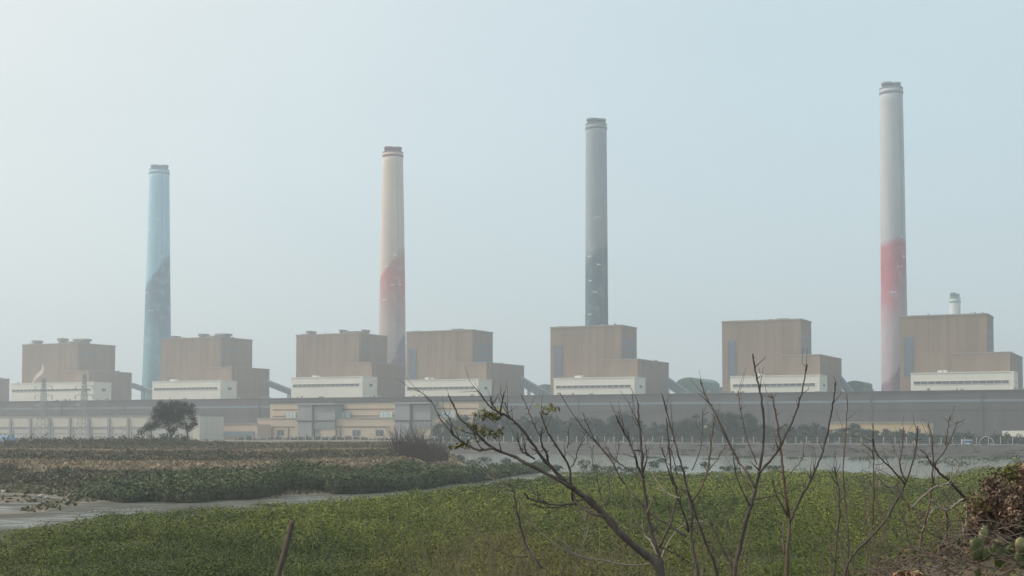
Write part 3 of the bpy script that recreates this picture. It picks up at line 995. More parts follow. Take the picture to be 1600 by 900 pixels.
# ------------------------------------------------------------------ fence on the seawall
def fence():
    v = V_DIKE + 1.6
    u0, u1 = uv(at_v(372, 690, v))[0], uv(at_v(1640, 690, v))[0]
    g = xy(u0, v)
    root = thing('seawall_fence', 'long fence of white posts and thin rails along the seawall top', 'fence', (g.x, g.y, YARD), RZ)
    L = u1 - u0; h = 2.9
    for z in (.45, 1.05, 1.65, 2.3):
        MB().box(0, L, -.02, .045, z, z+.07).build('rail', M['steel'], root)
    n = int(L / 4.1)
    me = None
    for i in range(n + 1):
        if me is None:
            o = MB().box(-.14, .14, -.28, -.03, 0, h).box(-.18, .18, -.32, .0, h+.002, h+.14).build('post', M['fence_paint'], root)
            me = o.data
        else:
            o = bpy.data.objects.new('post', me); COL.objects.link(o); o.parent = root
        o.location = (i * L / n, 0, random.uniform(-.2, .05))
        o.rotation_euler = (0, random.uniform(-.02, .02), 0)
fence()

# ------------------------------------------------------------------ pylons
def pylon(label, px, top, arms, v=602):
    T = at_v(px, top, v)
    root = thing('lattice_pylon', label, 'pylon', (T.x, T.y, YARD), RZ + R(12), 'lattice pylons behind the bank')
    H = T.z - YARD; s = scale_at(T)
    zof = lambda py: at_v(px, py, v).z - YARD
    w = lambda z: 3.6 - 2.2 * min(1, z / (H*.55)) if z < H*.55 else 1.4 - .9 * (z - H*.55) / (H*.45)
    lv = np.linspace(0, H, 13)
    for sx, sy in ((1, 1), (1, -1), (-1, 1), (-1, -1)):
        MB().tube([(sx*w(z), sy*w(z), z) for z in lv], .2, 4).build('leg', M['steel'], root)
    br = MB()
    for z0, z1 in zip(lv[:-1], lv[1:]):
        a, b = w(z0), w(z1)
        for sgn in (1, -1):
            br.bar((-a, sgn*a, z0), (b, sgn*b, z1), .1).bar((a, sgn*a, z0), (-b, sgn*b, z1), .1)
            br.bar((sgn*a, -a, z0), (sgn*b, b, z1), .1).bar((sgn*a, a, z0), (sgn*b, -b, z1), .1)
        br.bar((-b, -b, z1), (b, -b, z1), .1).bar((-b, b, z1), (b, b, z1), .1)
    br.build('bracing', M['steel'], root)
    for py in arms:
        z = zof(py)
        for sgn in (1, -1):
            e = sgn * 15.5 * s
            m = MB().bar((sgn*w(z), -w(z), z), (e, 0, z+.3), .13).bar((sgn*w(z), w(z), z), (e, 0, z+.3), .13).bar((0, 0, z+1.9), (e, 0, z+.35), .11)
            o = m.build('cross_arm', M['steel'], root)
            ins = MB()
            for k in range(5):
                ins.lathe([(.12, z-.4*k-.1), (.42, z-.4*k-.25), (.12, z-.4*k-.3)], 8, e*.97, 0)
            ins.bar((e*.97, 0, z+.3), (e*.97, 0, z-2.1), .1)
            ins.build('insulator', M['insulator'], o)
PY1 = pylon('lattice pylon standing before the white hall beside the steam wisp', 68.5, 590, (605, 619, 634))
PY2 = pylon('lattice pylon standing before the end wall of the pylon side boiler house', 132, 584, (604, 618, 633))

# ------------------------------------------------------------------ trees
def leaf_crown(lumps, n_per, leaf, cols):
    C, Nn, K = [], [], []
    for (cx, cy, cz, r) in lumps:
        k = int(n_per * r * r)
        d = unit(RNG.normal(size=(k, 3)))
        rr = r * (0.15 + 1.15 * RNG.random((k, 1)) ** .8)
        p = d * rr * np.array([1, 1, .85]) + np.array([cx, cy, cz])
        C.append(p); Nn.append(d)
        t = np.clip(.5 + .25*RNG.normal(size=k) + .18*RNG.normal(), 0, 1)
        K.append(mixcol(cols[0], cols[1], t))
    C = np.concatenate(C); Nn = np.concatenate(Nn); K = np.concatenate(K)
    return leaf_quads(C, leaf * (0.6 + .8*RNG.random(len(C))), Nn, 1.6, .55), K

def tree_proto(h, lumps, trunks, leaf, cols, n_per=26):
    root = thing('belt_tree', 'x', 'tree', (0, 0, 0))
    m = MB()
    for pts, r0 in trunks:
        k = len(pts)
        m.tube(pts, [r0 * (1 - .7*i/(k-1)) for i in range(k)], 6)
    m.build('trunk', M['trunk'], root, True)
    V, K = leaf_crown(lumps, n_per, leaf, cols)
    quads_mesh('crown', V, K, M['leaf'], root)
    return root

DK = ((0.020, 0.034, 0.026), (0.055, 0.075, 0.045))
def make_belt():
    protos = []
    for k in range(5):
        h = (9, 10.5, 8, 13, 11)[k]
        lumps = []
        for i in range(24):
            q = random.random()
            z = h * (.10 + .84*q)
            sp = (3.4 if k != 3 else 2.6) * math.sin(math.pi * min(1, .20 + .62*(1-q)))
            a = random.uniform(0, 6.28); rr = sp * math.sqrt(random.random())
            lumps.append((rr*math.cos(a), rr*math.sin(a), z, random.uniform(.9, 1.7)))
        tr = [([(0, 0, 0), (.1, .05, h*.3), (.15, -.1, h*.62)], .28)]
        for i in range(4):
            L = random.choice(lumps)
            tr.append(([(.1, .05, h*.28), (L[0]*.5, L[1]*.5, (h*.28 + L[2])/2), L[:3]], .14))
        protos.append(tree_proto(h, lumps, tr, .7, DK, 60))
    used = [False]*5
    spots = []
    # photo x, photo y of the top; several depths so the belt closes up
    tops = [(688, 660), (704, 655), (716, 650), (728, 646), (741, 648), (755, 640), (768, 652), (781, 646), (797, 652), (812, 648), (826, 655), (842, 650), (858, 646), (873, 652),
            (886, 656), (900, 651), (913, 655), (927, 652), (941, 656), (953, 650), (966, 647), (979, 643), (992, 655), (1007, 660), (1021, 658), (1036, 662), (1050, 660), (1064, 656),
            (1078, 650), (1090, 645), (1104, 668), (1117, 655), (1130, 643), (1143, 640), (1156, 646), (1168, 645), (1182, 660), (1197, 663), (1212, 667), (1225, 660), (1240, 668),
            (1256, 662), (1270, 661), (1285, 664), (1302, 670), (1318, 668), (1334, 660), (1352, 670), (1370, 672), (1388, 669), (1405, 672), (1423, 674), (1441, 676), (1460, 678), (1480, 679), (1497, 680),
            (1522, 682), (1545, 680), (1562, 684), (1585, 686)]
    landmarks = [(0, 'pylon side of the buff office'), (700, 'before the buff office end'), (770, 'below the louvred house beside the cream chimney'), (850, 'below the slate chimney house'),
                 (1000, 'below the curved green shed'), (1110, 'below the house standing clear'), (1290, 'before the ochre storehouse'), (1450, 'beside the blue kiosk')]
    for i, (px, py) in enumerate(tops):
        v = 560 + (i * 37 % 61)
        g = at_v(px, 690, v)
        T = at_y(px, py, g.y)
        H = T.z - YARD
        k = i % 5 if H > 6 else (i % 3)
        if not used[k]: o = protos[k]; used[k] = True
        else: o = copy_tree(protos[k])
        hk = (9, 10.5, 8, 13, 11)[k]
        sc = H / (hk * 1.04)
        o.location = (g.x, g.y, YARD)
        w = sc * random.uniform(.95, 1.25) if H < 9 else sc
        o.scale = (max(w, .75), max(w, .75), sc)
        o.rotation_euler = (0, 0, random.uniform(0, 6.28))
        lm = [t for x, t in landmarks if x <= px][-1]
        size = 'tall' if H > 11 else ('middling' if H > 7.5 else 'low')
        o['label'] = f'{size} dark hazy tree in the belt {lm}'
        o['group'] = f'{size} belt trees {lm}'
make_belt()

def belt_bushes():
    K = 3
    protos = []
    for k in range(K):
        root = thing('belt_bush', 'x', 'bush', (0, 0, 0))
        L = [(random.uniform(-2.2, 2.2), random.uniform(-1.2, 1.2), random.uniform(.5, 2.3), random.uniform(.8, 1.4)) for _ in range(11)]
        MB().tube([(0, 0, -.2), (.1, 0, 1.0), (.2, .1, 2.0)], [.14, .11, .05], 5).tube([(0, 0, .3), (-.6, .1, 1.1), (-1.1, 0, 1.8)], [.09, .07, .03], 5).build('stem', M['trunk'], root, True)
        V, C = leaf_crown(L, 34, .6, DK)
        quads_mesh('foliage', V, C, M['leaf'], root)
        protos.append(root)
    marks = [(0, 'before the buff office'), (620, 'behind the bare thicket'), (1090, 'before the clear standing house'), (1290, 'before the ochre storehouse'), (1452, 'around the blue kiosk')]
    i = 0
    spots = [(378 + 15*j, random.uniform(680, 685)) for j in range(22)] + [(700 + 15.5*j, random.uniform(670, 682)) for j in range(26)] + [(1100 + 13.5*j, random.uniform(671, 682)) for j in range(38)]
    for px, py in spots:
        v = random.uniform(537, 552)
        g = at_v(px, 690, v); T = at_y(px, py, g.y)
        h = max(T.z - YARD, 1.6)
        o = protos[i] if i < K else copy_tree(protos[i % K])
        o.location = (g.x, g.y, YARD)
        o.scale = (random.uniform(.8, 1.25), random.uniform(.8, 1.2), h/3.1)
        o.rotation_euler = (0, 0, random.uniform(-.5, .5))
        lm = [t for x, t in marks if x <= px][-1]
        size = 'rounded' if h > 3.6 else 'low'
        o['label'] = f'{size} dark bush along the fence {lm}'
        o['group'] = f'{size} fence bushes {lm}'
        i += 1
belt_bushes()

def lone_tree():
    Y = 430
    b = at_y(272, 692, Y)
    zb = float(bank_h(np.array([b.x]), np.array([Y]))[0])
    root = thing('lone_tree', 'dark broad lone tree with low ragged side boughs on the grassy bank', 'tree', (b.x, Y, zb - .2))
    rel = lambda px, py, dy=0: Vector(at_y(px, py, Y + dy)) - Vector((b.x, 0, zb - .2)) - Vector((0, Y, 0))
    s = Y / FPX
    L = []
    for px, py, r in ((262, 646, 15), (282, 645, 13), (250, 650, 10), (270, 634, 8), (256, 637, 8), (245, 641, 6), (287, 634, 7), (298, 643, 7), (276, 655, 10), (262, 660, 9), (244, 663, 8),
                      (236, 666, 7), (229, 669, 6), (221, 675, 5), (301, 655, 6), (304, 662, 5), (296, 668, 6), (250, 630, 4), (278, 629, 4), (300, 634, 4), (240, 652, 4), (270, 672, 6), (284, 664, 6), (258, 684, 6), (272, 688, 7), (288, 686, 6), (300, 690, 5), (246, 690, 5)):
        p = rel(px, py, random.uniform(-2.5, 2.5)); L.append((p.x, p.y, p.z, r*s*1.22))
    m = MB()
    for pts, r0 in (([(268, 697), (267, 680), (263, 664), (258, 646)], .34), ([(268, 682), (276, 668), (282, 648)], .2), ([(293, 695), (293, 678), (290, 662), (284, 646)], .28),
                    ([(293, 676), (300, 660)], .12), ([(237, 693), (236.5, 680), (235, 668)], .2), ([(222, 692), (221, 678)], .12), ([(266, 676), (250, 662), (238, 664)], .14)):
        P = [rel(x, y) for x, y in pts]
        m.tube(P, [r0*(1 - .6*i/(len(P)-1)) for i in range(len(P))], 6)
    m.build('trunk', M['trunk'], root, True)
    V, K = leaf_crown(L, 175, .42, ((0.018, 0.026, 0.020), (0.055, 0.070, 0.040)))
    quads_mesh('crown', V, K, M['leaf'], root)
lone_tree()

def twig_bush():
    Y = 300
    b = at_y(652, 716, Y)
    root = thing('bare_thicket', 'bare purplish brown thicket of fine twigs at the end of the grassy bank', 'bush', (b.x, Y, 3.1))
    s = Y / FPX
    m = MB()
    for i in range(620):
        q = random.random()
        bx = (-38 + 86*q) * s
        top = np.interp(-38 + 86*q, [-40, -34, -20, 0, 20, 35, 48], [24, 52, 60, 52, 44, 32, 14]) * s
        h = top * random.uniform(.25, 1.0)**.8 * (.8 + .3*math.sin(q*23) * math.sin(q*9)) + 1.0
        by = random.uniform(-2.5, 2.5)
        lean = random.gauss(-.05, .34)
        ly = random.gauss(0, .2)
        p0 = Vector((bx, by, -.6)); p1 = p0 + Vector((lean*h*.4, ly*h*.4, h*.55)); p2 = p0 + Vector((lean*h + random.uniform(-.3, .3), ly*h, h))
        m.tube([p0, p1, p2], [.06, .045, .02], 3, False)
    m.build('twigs', mat("thicket_bark", (0.105, 0.078, 0.068), var=.3, scale=.6), root)
twig_bush()

# tarpaulin mound at the frame edge
def tarp():
    Y = 420
    b = at_y(8, 694, Y)
    root = thing('covered_mound', 'blue grey tarpaulin covered mound on the bank beside the cream workshop', 'mound', (b.x, Y, b.z - 1.5))
    s = Y / FPX
    m = MB()
    n = 18
    for j in range(6):
        q = j / 5
        for k in range(n):
            a = 2*math.pi*k/n
            rr = (math.cos(q*math.pi/2) ** .7 + .02) * (1 + .06*math.sin(3*a + j))
            m.v.append((24*s*rr*math.cos(a), 10*s*rr*math.sin(a), (math.sin(q*math.pi/2))*22*s))
    for j in range(5):
        for k in range(n):
            m.f.append((j*n+k, j*n+(k+1) % n, (j+1)*n+(k+1) % n, (j+1)*n+k))
    m.build('tarpaulin', M['tarp'], root, True)
    MB().tube([(24*s*.72*math.cos(a/10*math.pi), -10*s*1.02*.72, 13.4*s*math.sin(a/10*math.pi)+.4) for a in range(11)], .08, 5).build('rope', M['bark_pale'], root)
tarp()

# ================================================================== GROUND COVER
EDGE_PX = np.array([(-500, 856), (-200, 838), (0, 824), (60, 817), (120, 807), (180, 799), (250, 793), (320, 789), (400, 786), (470, 782), (540, 777), (600, 770), (660, 763), (720, 755), (800, 747),
                    (860, 743), (930, 737), (1000, 736), (1080, 739), (1130, 739), (1200, 734), (1300, 735), (1400, 742), (1455, 742), (1500, 736), (1540, 729), (1600, 724), (1900, 730)], float)

def mangrove_field():
    n = 34000
    Yc = 60 + 225 * RNG.random(n) ** .8
    Xc = (RNG.random(n) - .5) * 2 * (0.42 * Yc + 6)
    hh = .55 + .6*vnoise(Xc*.10, Yc*.07, 11) + 1.5*vnoise(Xc*.30, Yc*.20, 15)**1.3 + 1.0*RNG.random(n)**2
    hh *= np.where(Yc < 72, .8, 1)
    px, py = project(Xc, Yc, hh)
    edge = np.interp(px, EDGE_PX[:, 0], EDGE_PX[:, 1]) + 13*(vnoise(Xc*.25, Yc*.10, 12) - .5)
    ok = (py > edge) & (Yc > emb_toe)
    Xc, Yc, hh, px, py = Xc[ok], Yc[ok], hh[ok], px[ok], py[ok]
    # thin the far side less, keep near count moderate
    keep = RNG.random(len(Xc)) < np.clip(1.25 - (Yc-60)/400, .6, 1)
    Xc, Yc, hh, px = Xc[keep], Yc[keep], hh[keep], px[keep]
    rr = (.62 + .55*RNG.random(len(Xc))) * (.78 + Yc/240)
    # large patches of tone: yellow green at the frame's near side, browner in the middle, blue green elsewhere
    patch = vnoise(Xc*.06, Yc*.035, 13)
    fine = RNG.random(len(Xc))
    base = mixcol((0.037, 0.058, 0.006), (0.108, 0.128, 0.012), np.clip(1.3*patch - .5 + .75*fine + .5*(vnoise(Xc*.3, Yc*.22, 15) - .4), 0, 1))
    brown = np.clip(1 - np.hypot((Xc - 1.5)/13, (Yc - 82)/24), 0, 1) * (.35 + .65*vnoise(Xc*.3, Yc*.2, 14))
    base = mixcol(base, (0.118, 0.088, 0.026), np.clip(brown*.9, 0, .7))
    m = len(Xc)
    Q, K = [], []
    # leaves over the dome
    cnt = np.clip((6800 / Yc), 26, 85).astype(int)
    rep = np.repeat(np.arange(m), cnt)
    k = len(rep)
    d = unit(RNG.normal(size=(k, 3))); d[:, 2] = np.abs(d[:, 2])
    q = .58 + .52*RNG.random((k, 1))
    P = np.stack([Xc[rep], Yc[rep], hh[rep]*.42], 1) + d*q*np.stack([rr[rep], rr[rep], hh[rep]*.56], 1)
    S = np.clip(Yc[rep]*.00135, .07, .36) * (.6 + .8*RNG.random(k))
    lc = base[rep] * (.75 + .7*RNG.random((m, 1)))[rep] * (.65 + .75*RNG.random((k, 1)))
    yel = RNG.random(k) < .06
    lc[yel] = lc[yel] * np.array([1.5, 1.35, 1.0])
    Q.append(leaf_quads(P, S, d + np.array([0, -.1, .15]), .75, .72)); K.append(lc)
    o = quads_mesh('mangrove_field', np.concatenate(Q), np.concatenate(K), M['leaf'])
    tag(o, 'low green mangrove thicket filling the tidal flat below the camera', 'mangroves', kind='stuff')
    # flat sheet filling the canopy gaps, shade under the leaves put into its colour
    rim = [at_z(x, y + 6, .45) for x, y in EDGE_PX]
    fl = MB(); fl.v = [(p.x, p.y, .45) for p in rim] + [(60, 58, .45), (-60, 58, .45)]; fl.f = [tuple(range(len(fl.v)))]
    tag(fl.build('mangrove_undershade', M['under']), 'dark undergrowth painted as shade beneath the low green mangroves', 'underlayer', kind='stuff')
emb_toe = 60
mangrove_field()

def mangrove_row():
    n = 5200
    t = RNG.random(n)
    pxs = 135 + 720*t
    back = RNG.random(n) ** 1.3 * 26
    foot = np.interp(pxs, [p[0] for p in FOOT_PX], [p[1] for p in FOOT_PX])
    G = np.array([tuple(at_z(a, b - 1, 0)) for a, b in zip(pxs, foot)])
    tt = G[:, 0] / G[:, 1]
    Yc = G[:, 1] + back - 3 + 14*(vnoise(pxs*.03, back*0, 23) - .3); Xc = tt * Yc
    zb = np.maximum(bank_h(Xc, Yc), 0)
    taper = np.interp(pxs, [135, 170, 260, 640, 760, 855], [.2, .5, 1, 1, .8, .45])
    hh = (.9 + 2.4*vnoise(Xc*.16, Yc*.12, 21) + .5*RNG.random(n)) * taper
    rr = .8 + .7*RNG.random(n)
    base = mixcol((0.034, 0.054, 0.022), (0.088, 0.110, 0.038), np.clip(.6*vnoise(Xc*.1, Yc*.1, 22) + .5*RNG.random(n), 0, 1))
    quads, cols = [], []
    ang = np.linspace(0, 2*np.pi, 7)[:6]
    jit = RNG.random(n)*2
    def ring(rf, zf, k):
        a = ang[k % 6] + jit
        return np.stack([Xc + rf*rr*np.cos(a), Yc + rf*rr*np.sin(a), zb + zf*hh], 1)
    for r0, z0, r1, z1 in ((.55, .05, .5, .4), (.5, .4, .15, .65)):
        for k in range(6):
            quads.append(np.stack([ring(r0, z0, k), ring(r0, z0, k+1), ring(r1, z1, k+1), ring(r1, z1, k)], 1)); cols.append(base*.3 + np.array((0.024, 0.022, 0.016)))  # inner domes coloured dark brown, painted shade for the gaps between leaves
    rep = np.repeat(np.arange(n), 24); k = len(rep)
    d = unit(RNG.normal(size=(k, 3)))
    P = np.stack([Xc[rep], Yc[rep], zb[rep] + hh[rep]*.5], 1) + d*(.75+.45*RNG.random((k, 1)))*np.stack([rr[rep], rr[rep], hh[rep]*.52], 1)
    P[:, 2] = np.maximum(P[:, 2], zb[rep] + .1)
    lc = base[rep]*(.7 + .7*RNG.random((k, 1)))
    quads.append(leaf_quads(P, .42*(.6+.8*RNG.random(k)), d, 1.4, .6)); cols.append(lc)
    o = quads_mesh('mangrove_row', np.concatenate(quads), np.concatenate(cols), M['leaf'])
    tag(o, 'dark green mangrove row along the foot of the grassy bank', 'mangroves', kind='stuff')
    # straggling seedlings in the channel and on the near rim
    P, K = [], []
    for px, py, r, h in [(719, 717, 1.6, 1.9), (757, 720, 2.2, 1.7), (790, 722, 1.6, 1.6), (842, 728, 1.6, 2.0), (912, 729, 1.5, 2.2), (930, 733, 1.3, 1.5), (870, 731, 1.5, 1.2), (1022, 726, 1.6, 1.6), (1034, 718, 1.6, 1.2),
                         (1102, 726, 1.3, 1.4), (1170, 729, .9, .7), (1180, 711, 3.5, .8), (1165, 712, 3, .7), (1340, 716, 3, 1.2), (1360, 714, 3, .9), (1385, 713, 3, .9), (1240, 713, 3, .6), (1110, 714, 3, .5), (1290, 712, 4, .8), (1020, 712, 3, .5),
                         (690, 723, 2.5, 1.5), (735, 722, 2.2, 1.3), (775, 727, 2.5, 1.2), (815, 730, 2.2, 1.4), (955, 733, 2.5, 1.2), (985, 733, 2.5, 1.0), (1060, 731, 2.4, 1.0), (1140, 731, 2.4, .9), (1210, 729, 2.5, .8), (1450, 722, 3, 1.2), (1480, 718, 4, 1.3), (1515, 716, 4, 1.4), (1550, 718, 4, 1.4), (1585, 716, 4, 1.6), (1500, 724, 4, 1.2), (1565, 712, 4, 1.2), (1420, 714, 4, .9), (1595, 724, 3, 1.4)]:
        g = at_z(px, py + 4, 0)
        kk = 130
        d = unit(RNG.normal(size=(kk, 3)))
        P.append(np.array([g.x, g.y, h*.5]) + d*RNG.random((kk, 1))**.4*np.array([r, r, h*.55]))
        K.append(np.array((0.050, 0.070, 0.036))*(.6 + .8*RNG.random((kk, 1))))
    P = np.concatenate(P); K = np.concatenate(K)
    o = quads_mesh('mangrove_seedlings', leaf_quads(P, .55*(.6+.8*RNG.random(len(P))), None, 1, .6), K, M['leaf'])
    tag(o, 'scattered dark mangrove seedlings standing in the pale channel', 'mangroves', kind='stuff')
mangrove_row()

def seawall_weeds():
    P, K, S = [], [], []
    for i in range(520):
        u = RNG.uniform(-170, 330); f = RNG.random()
        z = float(np.interp(V_FOOT + f*52, [V_FOOT, V_FOOT + 8, V_FOOT + 28, V_FOOT + 46, V_FOOT + 52], [.05, .55, 1.75, 2.9, 3.35]))
        q = xy(u, V_FOOT + f*52)
        kk = int(RNG.integers(10, 46)); r = RNG.uniform(.5, 2.6)
        d = RNG.normal(size=(kk, 3))*np.array([r, r*.6, .16])
        d[:, 2] = np.abs(d[:, 2])
        P.append(np.array([q.x, q.y, z + .1]) + d)
        c = [(0.050, 0.060, 0.032), (0.080, 0.066, 0.045), (0.12, 0.10, 0.075), (0.040, 0.042, 0.034)][int(RNG.integers(4))]
        K.append(np.array(c)*(.7 + .6*RNG.random((kk, 1)))); S.append(np.full(kk, RNG.uniform(.35, .7)))
    P = np.concatenate(P); K = np.concatenate(K); S = np.concatenate(S)
    o = quads_mesh('seawall_weeds', leaf_quads(P, S, None, 1, .6), K, M['leaf'])
    tag(o, 'patchy weeds growing on the stone slope of the seawall', 'weeds', kind='stuff')
seawall_weeds()

def bank_cover():
    n = 150000
    px = -200 + 940*RNG.random(n)
    t = (px - 800)/FPX
    s = -40 + 306*RNG.random(n)**.95
    Yc = np.interp(t, FOOT_T, FOOT[:, 1]) + s; Xc = t*Yc
    z = bank_h(Xc, Yc)
    ok = (z > .06) & ((s > 0) | (RNG.random(n) < .45))
    Xc, Yc, z, s, px = Xc[ok], Yc[ok], z[ok], s[ok], px[ok]
    n = len(Xc)
    ns = vnoise(Xc*.08, Yc*.05, 31); ns2 = vnoise(Xc*.03, Yc*.02, 32)
    tan = np.array((0.270, 0.215, 0.140)); brush = np.array((0.105, 0.092, 0.066)); green = np.array((0.078, 0.088, 0.042)); rust = np.array((0.165, 0.122, 0.085))
    s = s + 22*(vnoise(Xc*.05, Yc*.02, 33) - .5) + 8*(vnoise(Xc*.2, Yc*.08, 34) - .5)
    w_tan = sstep(s, 40, 50)*(1 - sstep(s, 70, 84)) + .9*sstep(s, 113, 120)*(1 - sstep(s, 133, 142)) + .25
    w_tan = w_tan * (.1 + 1.1*ns)
    w_green = (1 - sstep(s, 18, 44)) + sstep(s, 136, 160)*(.4 + .8*ns2)
    K = np.tile(brush, (n, 1))
    K = mixcol(K, rust, np.clip(ns2*1.5 - .3, 0, 1)*.8)
    K = mixcol(K, green, np.clip(w_green, 0, 1)*.85)
    K = mixcol(K, tan, np.clip(w_tan, 0, 1))
    K = K * (.78 + .5*RNG.random((n, 1)))
    h = np.where(w_tan > .3, .32, .28 + .35*ns) * (.5 + RNG.random(n))
    h = np.where(s < 30, h*.7, h)
    V = blade_quads(np.stack([Xc, Yc, z - .1], 1), h, .25 + .35*RNG.random(n) + Yc*.0006, .8)
    o = quads_mesh('bank_grass', V, K, M['dry_leaf'])
    tag(o, 'dry tan grass and brown brush covering the terraced bank', 'grass', kind='stuff')
    # denser bushes on the crest and on the terrace
    m = 1150
    px = -60 + 420*RNG.random(m)
    s = np.where(RNG.random(m) < .30, 190 + 70*RNG.random(m), np.where(RNG.random(m) < .45, 78 + 36*RNG.random(m), 20 + 24*RNG.random(m)))
    px = np.where(s < 120, -60 + 730*RNG.random(m), px)
    t = (px - 800)/FPX
    Yc = np.interp(t, FOOT_T, FOOT[:, 1]) + s; Xc = t*Yc
    z = bank_h(Xc, Yc)
    P, K = [], []
    for i in range(m):
        if z[i] < .5: continue
        kk = 70
        r = RNG.uniform(.9, 2.6); h = RNG.uniform(.6, 1.9) * (1.5 if RNG.random() < .25 else 1) * (1.25*(1 - .6*float(sstep(np.array(px[i]), 250, 350))) if s[i] > 150 else .55)
        d = unit(RNG.normal(size=(kk, 3)))
        P.append(np.array([Xc[i], Yc[i], z[i] + h*.4]) + d*RNG.random((kk, 1))**.35*np.array([r, r, h*.6]))
        c = mixcol((0.110, 0.090, 0.058), (0.066, 0.078, 0.038), np.full(kk, RNG.random()))
        K.append(c*(.65 + .7*RNG.random((kk, 1))))
    P = np.concatenate(P); K = np.concatenate(K)
    o = quads_mesh('bank_brush', leaf_quads(P, .55*(.6 + .8*RNG.random(len(P))), None, 1, .5), K, M['leaf'])
    tag(o, 'low brown green brush on the crest of the grassy bank', 'brush', kind='stuff')
bank_cover()

# pale stones across the mud and rubbish caught on its edge
def stones():
    base = None
    spots = [(141 + 8.6*i + random.uniform(-1.5, 1.5), 799.2 - .45*i, random.uniform(.10, .2), 'pale stone in the line of stones across the mud', 'stones lined across the mud') for i in range(12)]
    spots += [(x, y, r, 'bleached scrap lying on the mud spit', 'scraps on the mud spit') for x, y, r in ((84, 795, .25), (92, 792, .3), (100, 790, .25), (107, 788, .32), (113, 787, .2), (76, 798, .2), (68, 800, .2))]
    spots += [(x, y, r, l, None) for x, y, r, l in ((89, 761, .55, 'white litter lump on the green foot of the bank'), (64, 776, .5, 'larger pale litter lump at the mud edge'), (74, 778, .4, 'smaller pale litter lump at the mud edge'),
                                                     (395, 775, .38, 'single white litter lump before the mangrove row'), (5, 770, .5, 'pale litter lump at the bank foot near the frame edge'))]
    for px, py, r, lab, grp in spots:
        g = at_z(px, py, .05)
        if base is None:
            bm = bmesh.new(); bmesh.ops.create_icosphere(bm, subdivisions=2, radius=1)
            for v in bm.verts: v.co *= random.uniform(.8, 1.15)
            me = bpy.data.meshes.new('stone'); bm.to_mesh(me); bm.free(); me.materials.append(M['stone']); base = me
        o = bpy.data.objects.new('stone', base); COL.objects.link(o)
        zz = max(float(bank_h(np.array([g.x]), np.array([g.y]))[0]), 0)
        o.location = (g.x, g.y, zz + r*.25); o.scale = (r, r*.7, r*.55); o.rotation_euler = (0, 0, random.uniform(0, 6))
        tag(o, lab, 'stone' if grp == 'stones lined across the mud' else 'litter', grp)
        if 'litter' in lab or 'scrap' in lab: o.name = 'litter'
stones()

# ================================================================== FOREGROUND SHRUBS
def smooth_line(pts, k=4):
    """Catmull-Rom through the points"""
    P = [Vector(p) for p in pts]
    if len(P) < 3: return [P[0].lerp(P[-1], i/k) for i in range(k+1)]
    out = []
    E = [P[0]*2 - P[1]] + P + [P[-1]*2 - P[-2]]
    for i in range(1, len(E) - 2):
        p0, p1, p2, p3 = E[i-1:i+3]
        for j in range(k):
            t = j/k
            out.append(.5*((2*p1) + (p2-p0)*t + (2*p0-5*p1+4*p2-p3)*t*t + (3*p1-p0-3*p2+p3)*t**3))
    out.append(P[-1])
    return out

BR = np.random.default_rng(3)
def branch(root, base, name, D, px, w0, w1, m, drift=0.0, ground=False, spurs=5):
    """px: photo points; D: distance; w0, w1: width in photo pixels at foot and tip"""
    n = len(px)
    s = D / FPX
    w0, w1 = w0*.80, w1*.74
    P = []
    for i, (x, y) in enumerate(px):
        dd = D + drift * i / max(1, n-1) + (BR.normal()*.02 if 0 < i else 0)
        P.append(at_y(x, y, dd))
    if ground:
        f = P[0]; d0 = (P[0] - P[1]).normalized()
        zg = float(emb_h(np.array([f.x]), np.array([f.y]))[0]) - .05
        if f.z > zg:
            dz = f.z - zg
            P = [Vector((f.x + d0.x*dz*.25, f.y, zg)), Vector((f.x + d0.x*dz*.22, f.y, zg + dz*.5))] + P
    P = smooth_line(P)
    k = len(P)
    jit = [Vector(BR.normal(size=3)) * .0022 for _ in range(k)]; jit[0] = jit[-1] = Vector((0, 0, 0))
    P = [p + j for p, j in zip(P, jit)]
    r = [(w0 + (w1 - w0)*(i/(k-1))**.8)*.5*s*(1 + .10*BR.normal()) for i in range(k)]
    mb = MB().tube([p - base for p in P], [max(q, .0014) for q in r], 7)
    for _ in range(spurs):                     # short buds and spurs
        i = int(BR.integers(max(1, k//4), k))
        i = min(i, k-2)
        t = (P[i+1] - P[i]).normalized()
        side = t.cross(Vector(BR.normal(size=3))).normalized()
        L = BR.uniform(.008, .035) if BR.random() < .8 else BR.uniform(.04, .11)
        e = P[i] + (t*.6 + side)*L
        mb.tube([P[i] - base, e - base], [max(r[i]*.55, .0016), .0012], 5)
    for _ in range(n // 2 + 1):                # fine side twigs
        i = min(int(BR.integers(max(1, k//3), k)), k - 2)
        t = (P[i+1] - P[i]).normalized()
        side = (t.cross(Vector(BR.normal(size=3))) + Vector((0, 0, .5))).normalized()
        L = BR.uniform(.05, .20)
        d = (t + side*BR.uniform(.35, .8)).normalized()
        q1 = P[i] + d*L*.5 + Vector(BR.normal(size=3))*.008
        q2 = P[i] + d*L + Vector((0, 0, .15*L)) + Vector(BR.normal(size=3))*.012
        rr = min(r[i]*.5, .0034)
        mb.tube([P[i] - base, q1 - base, q2 - base], [max(rr, .0016), max(rr*.75, .0014), .0011], 5)
    o = mb.build(name, m, root, True)
    return o, P

def leaf_spray(root, base, px, py, D, n, rad, col, size=.05, name='leaf_spray'):
    c = at_y(px, py, D)
    P = np.array(c) - np.array(base) + BR.normal(size=(n, 3))*np.array([rad, rad*.8, rad*.45])
    K = np.array(col)*(.7 + .6*BR.random((n, 1)))
    o = quads_mesh(name, leaf_quads(P, size*(.6 + .8*BR.random(n)), None, 1, .5), K, M['leaf'], root)
    o['kind'] = 'stuff'
    return o

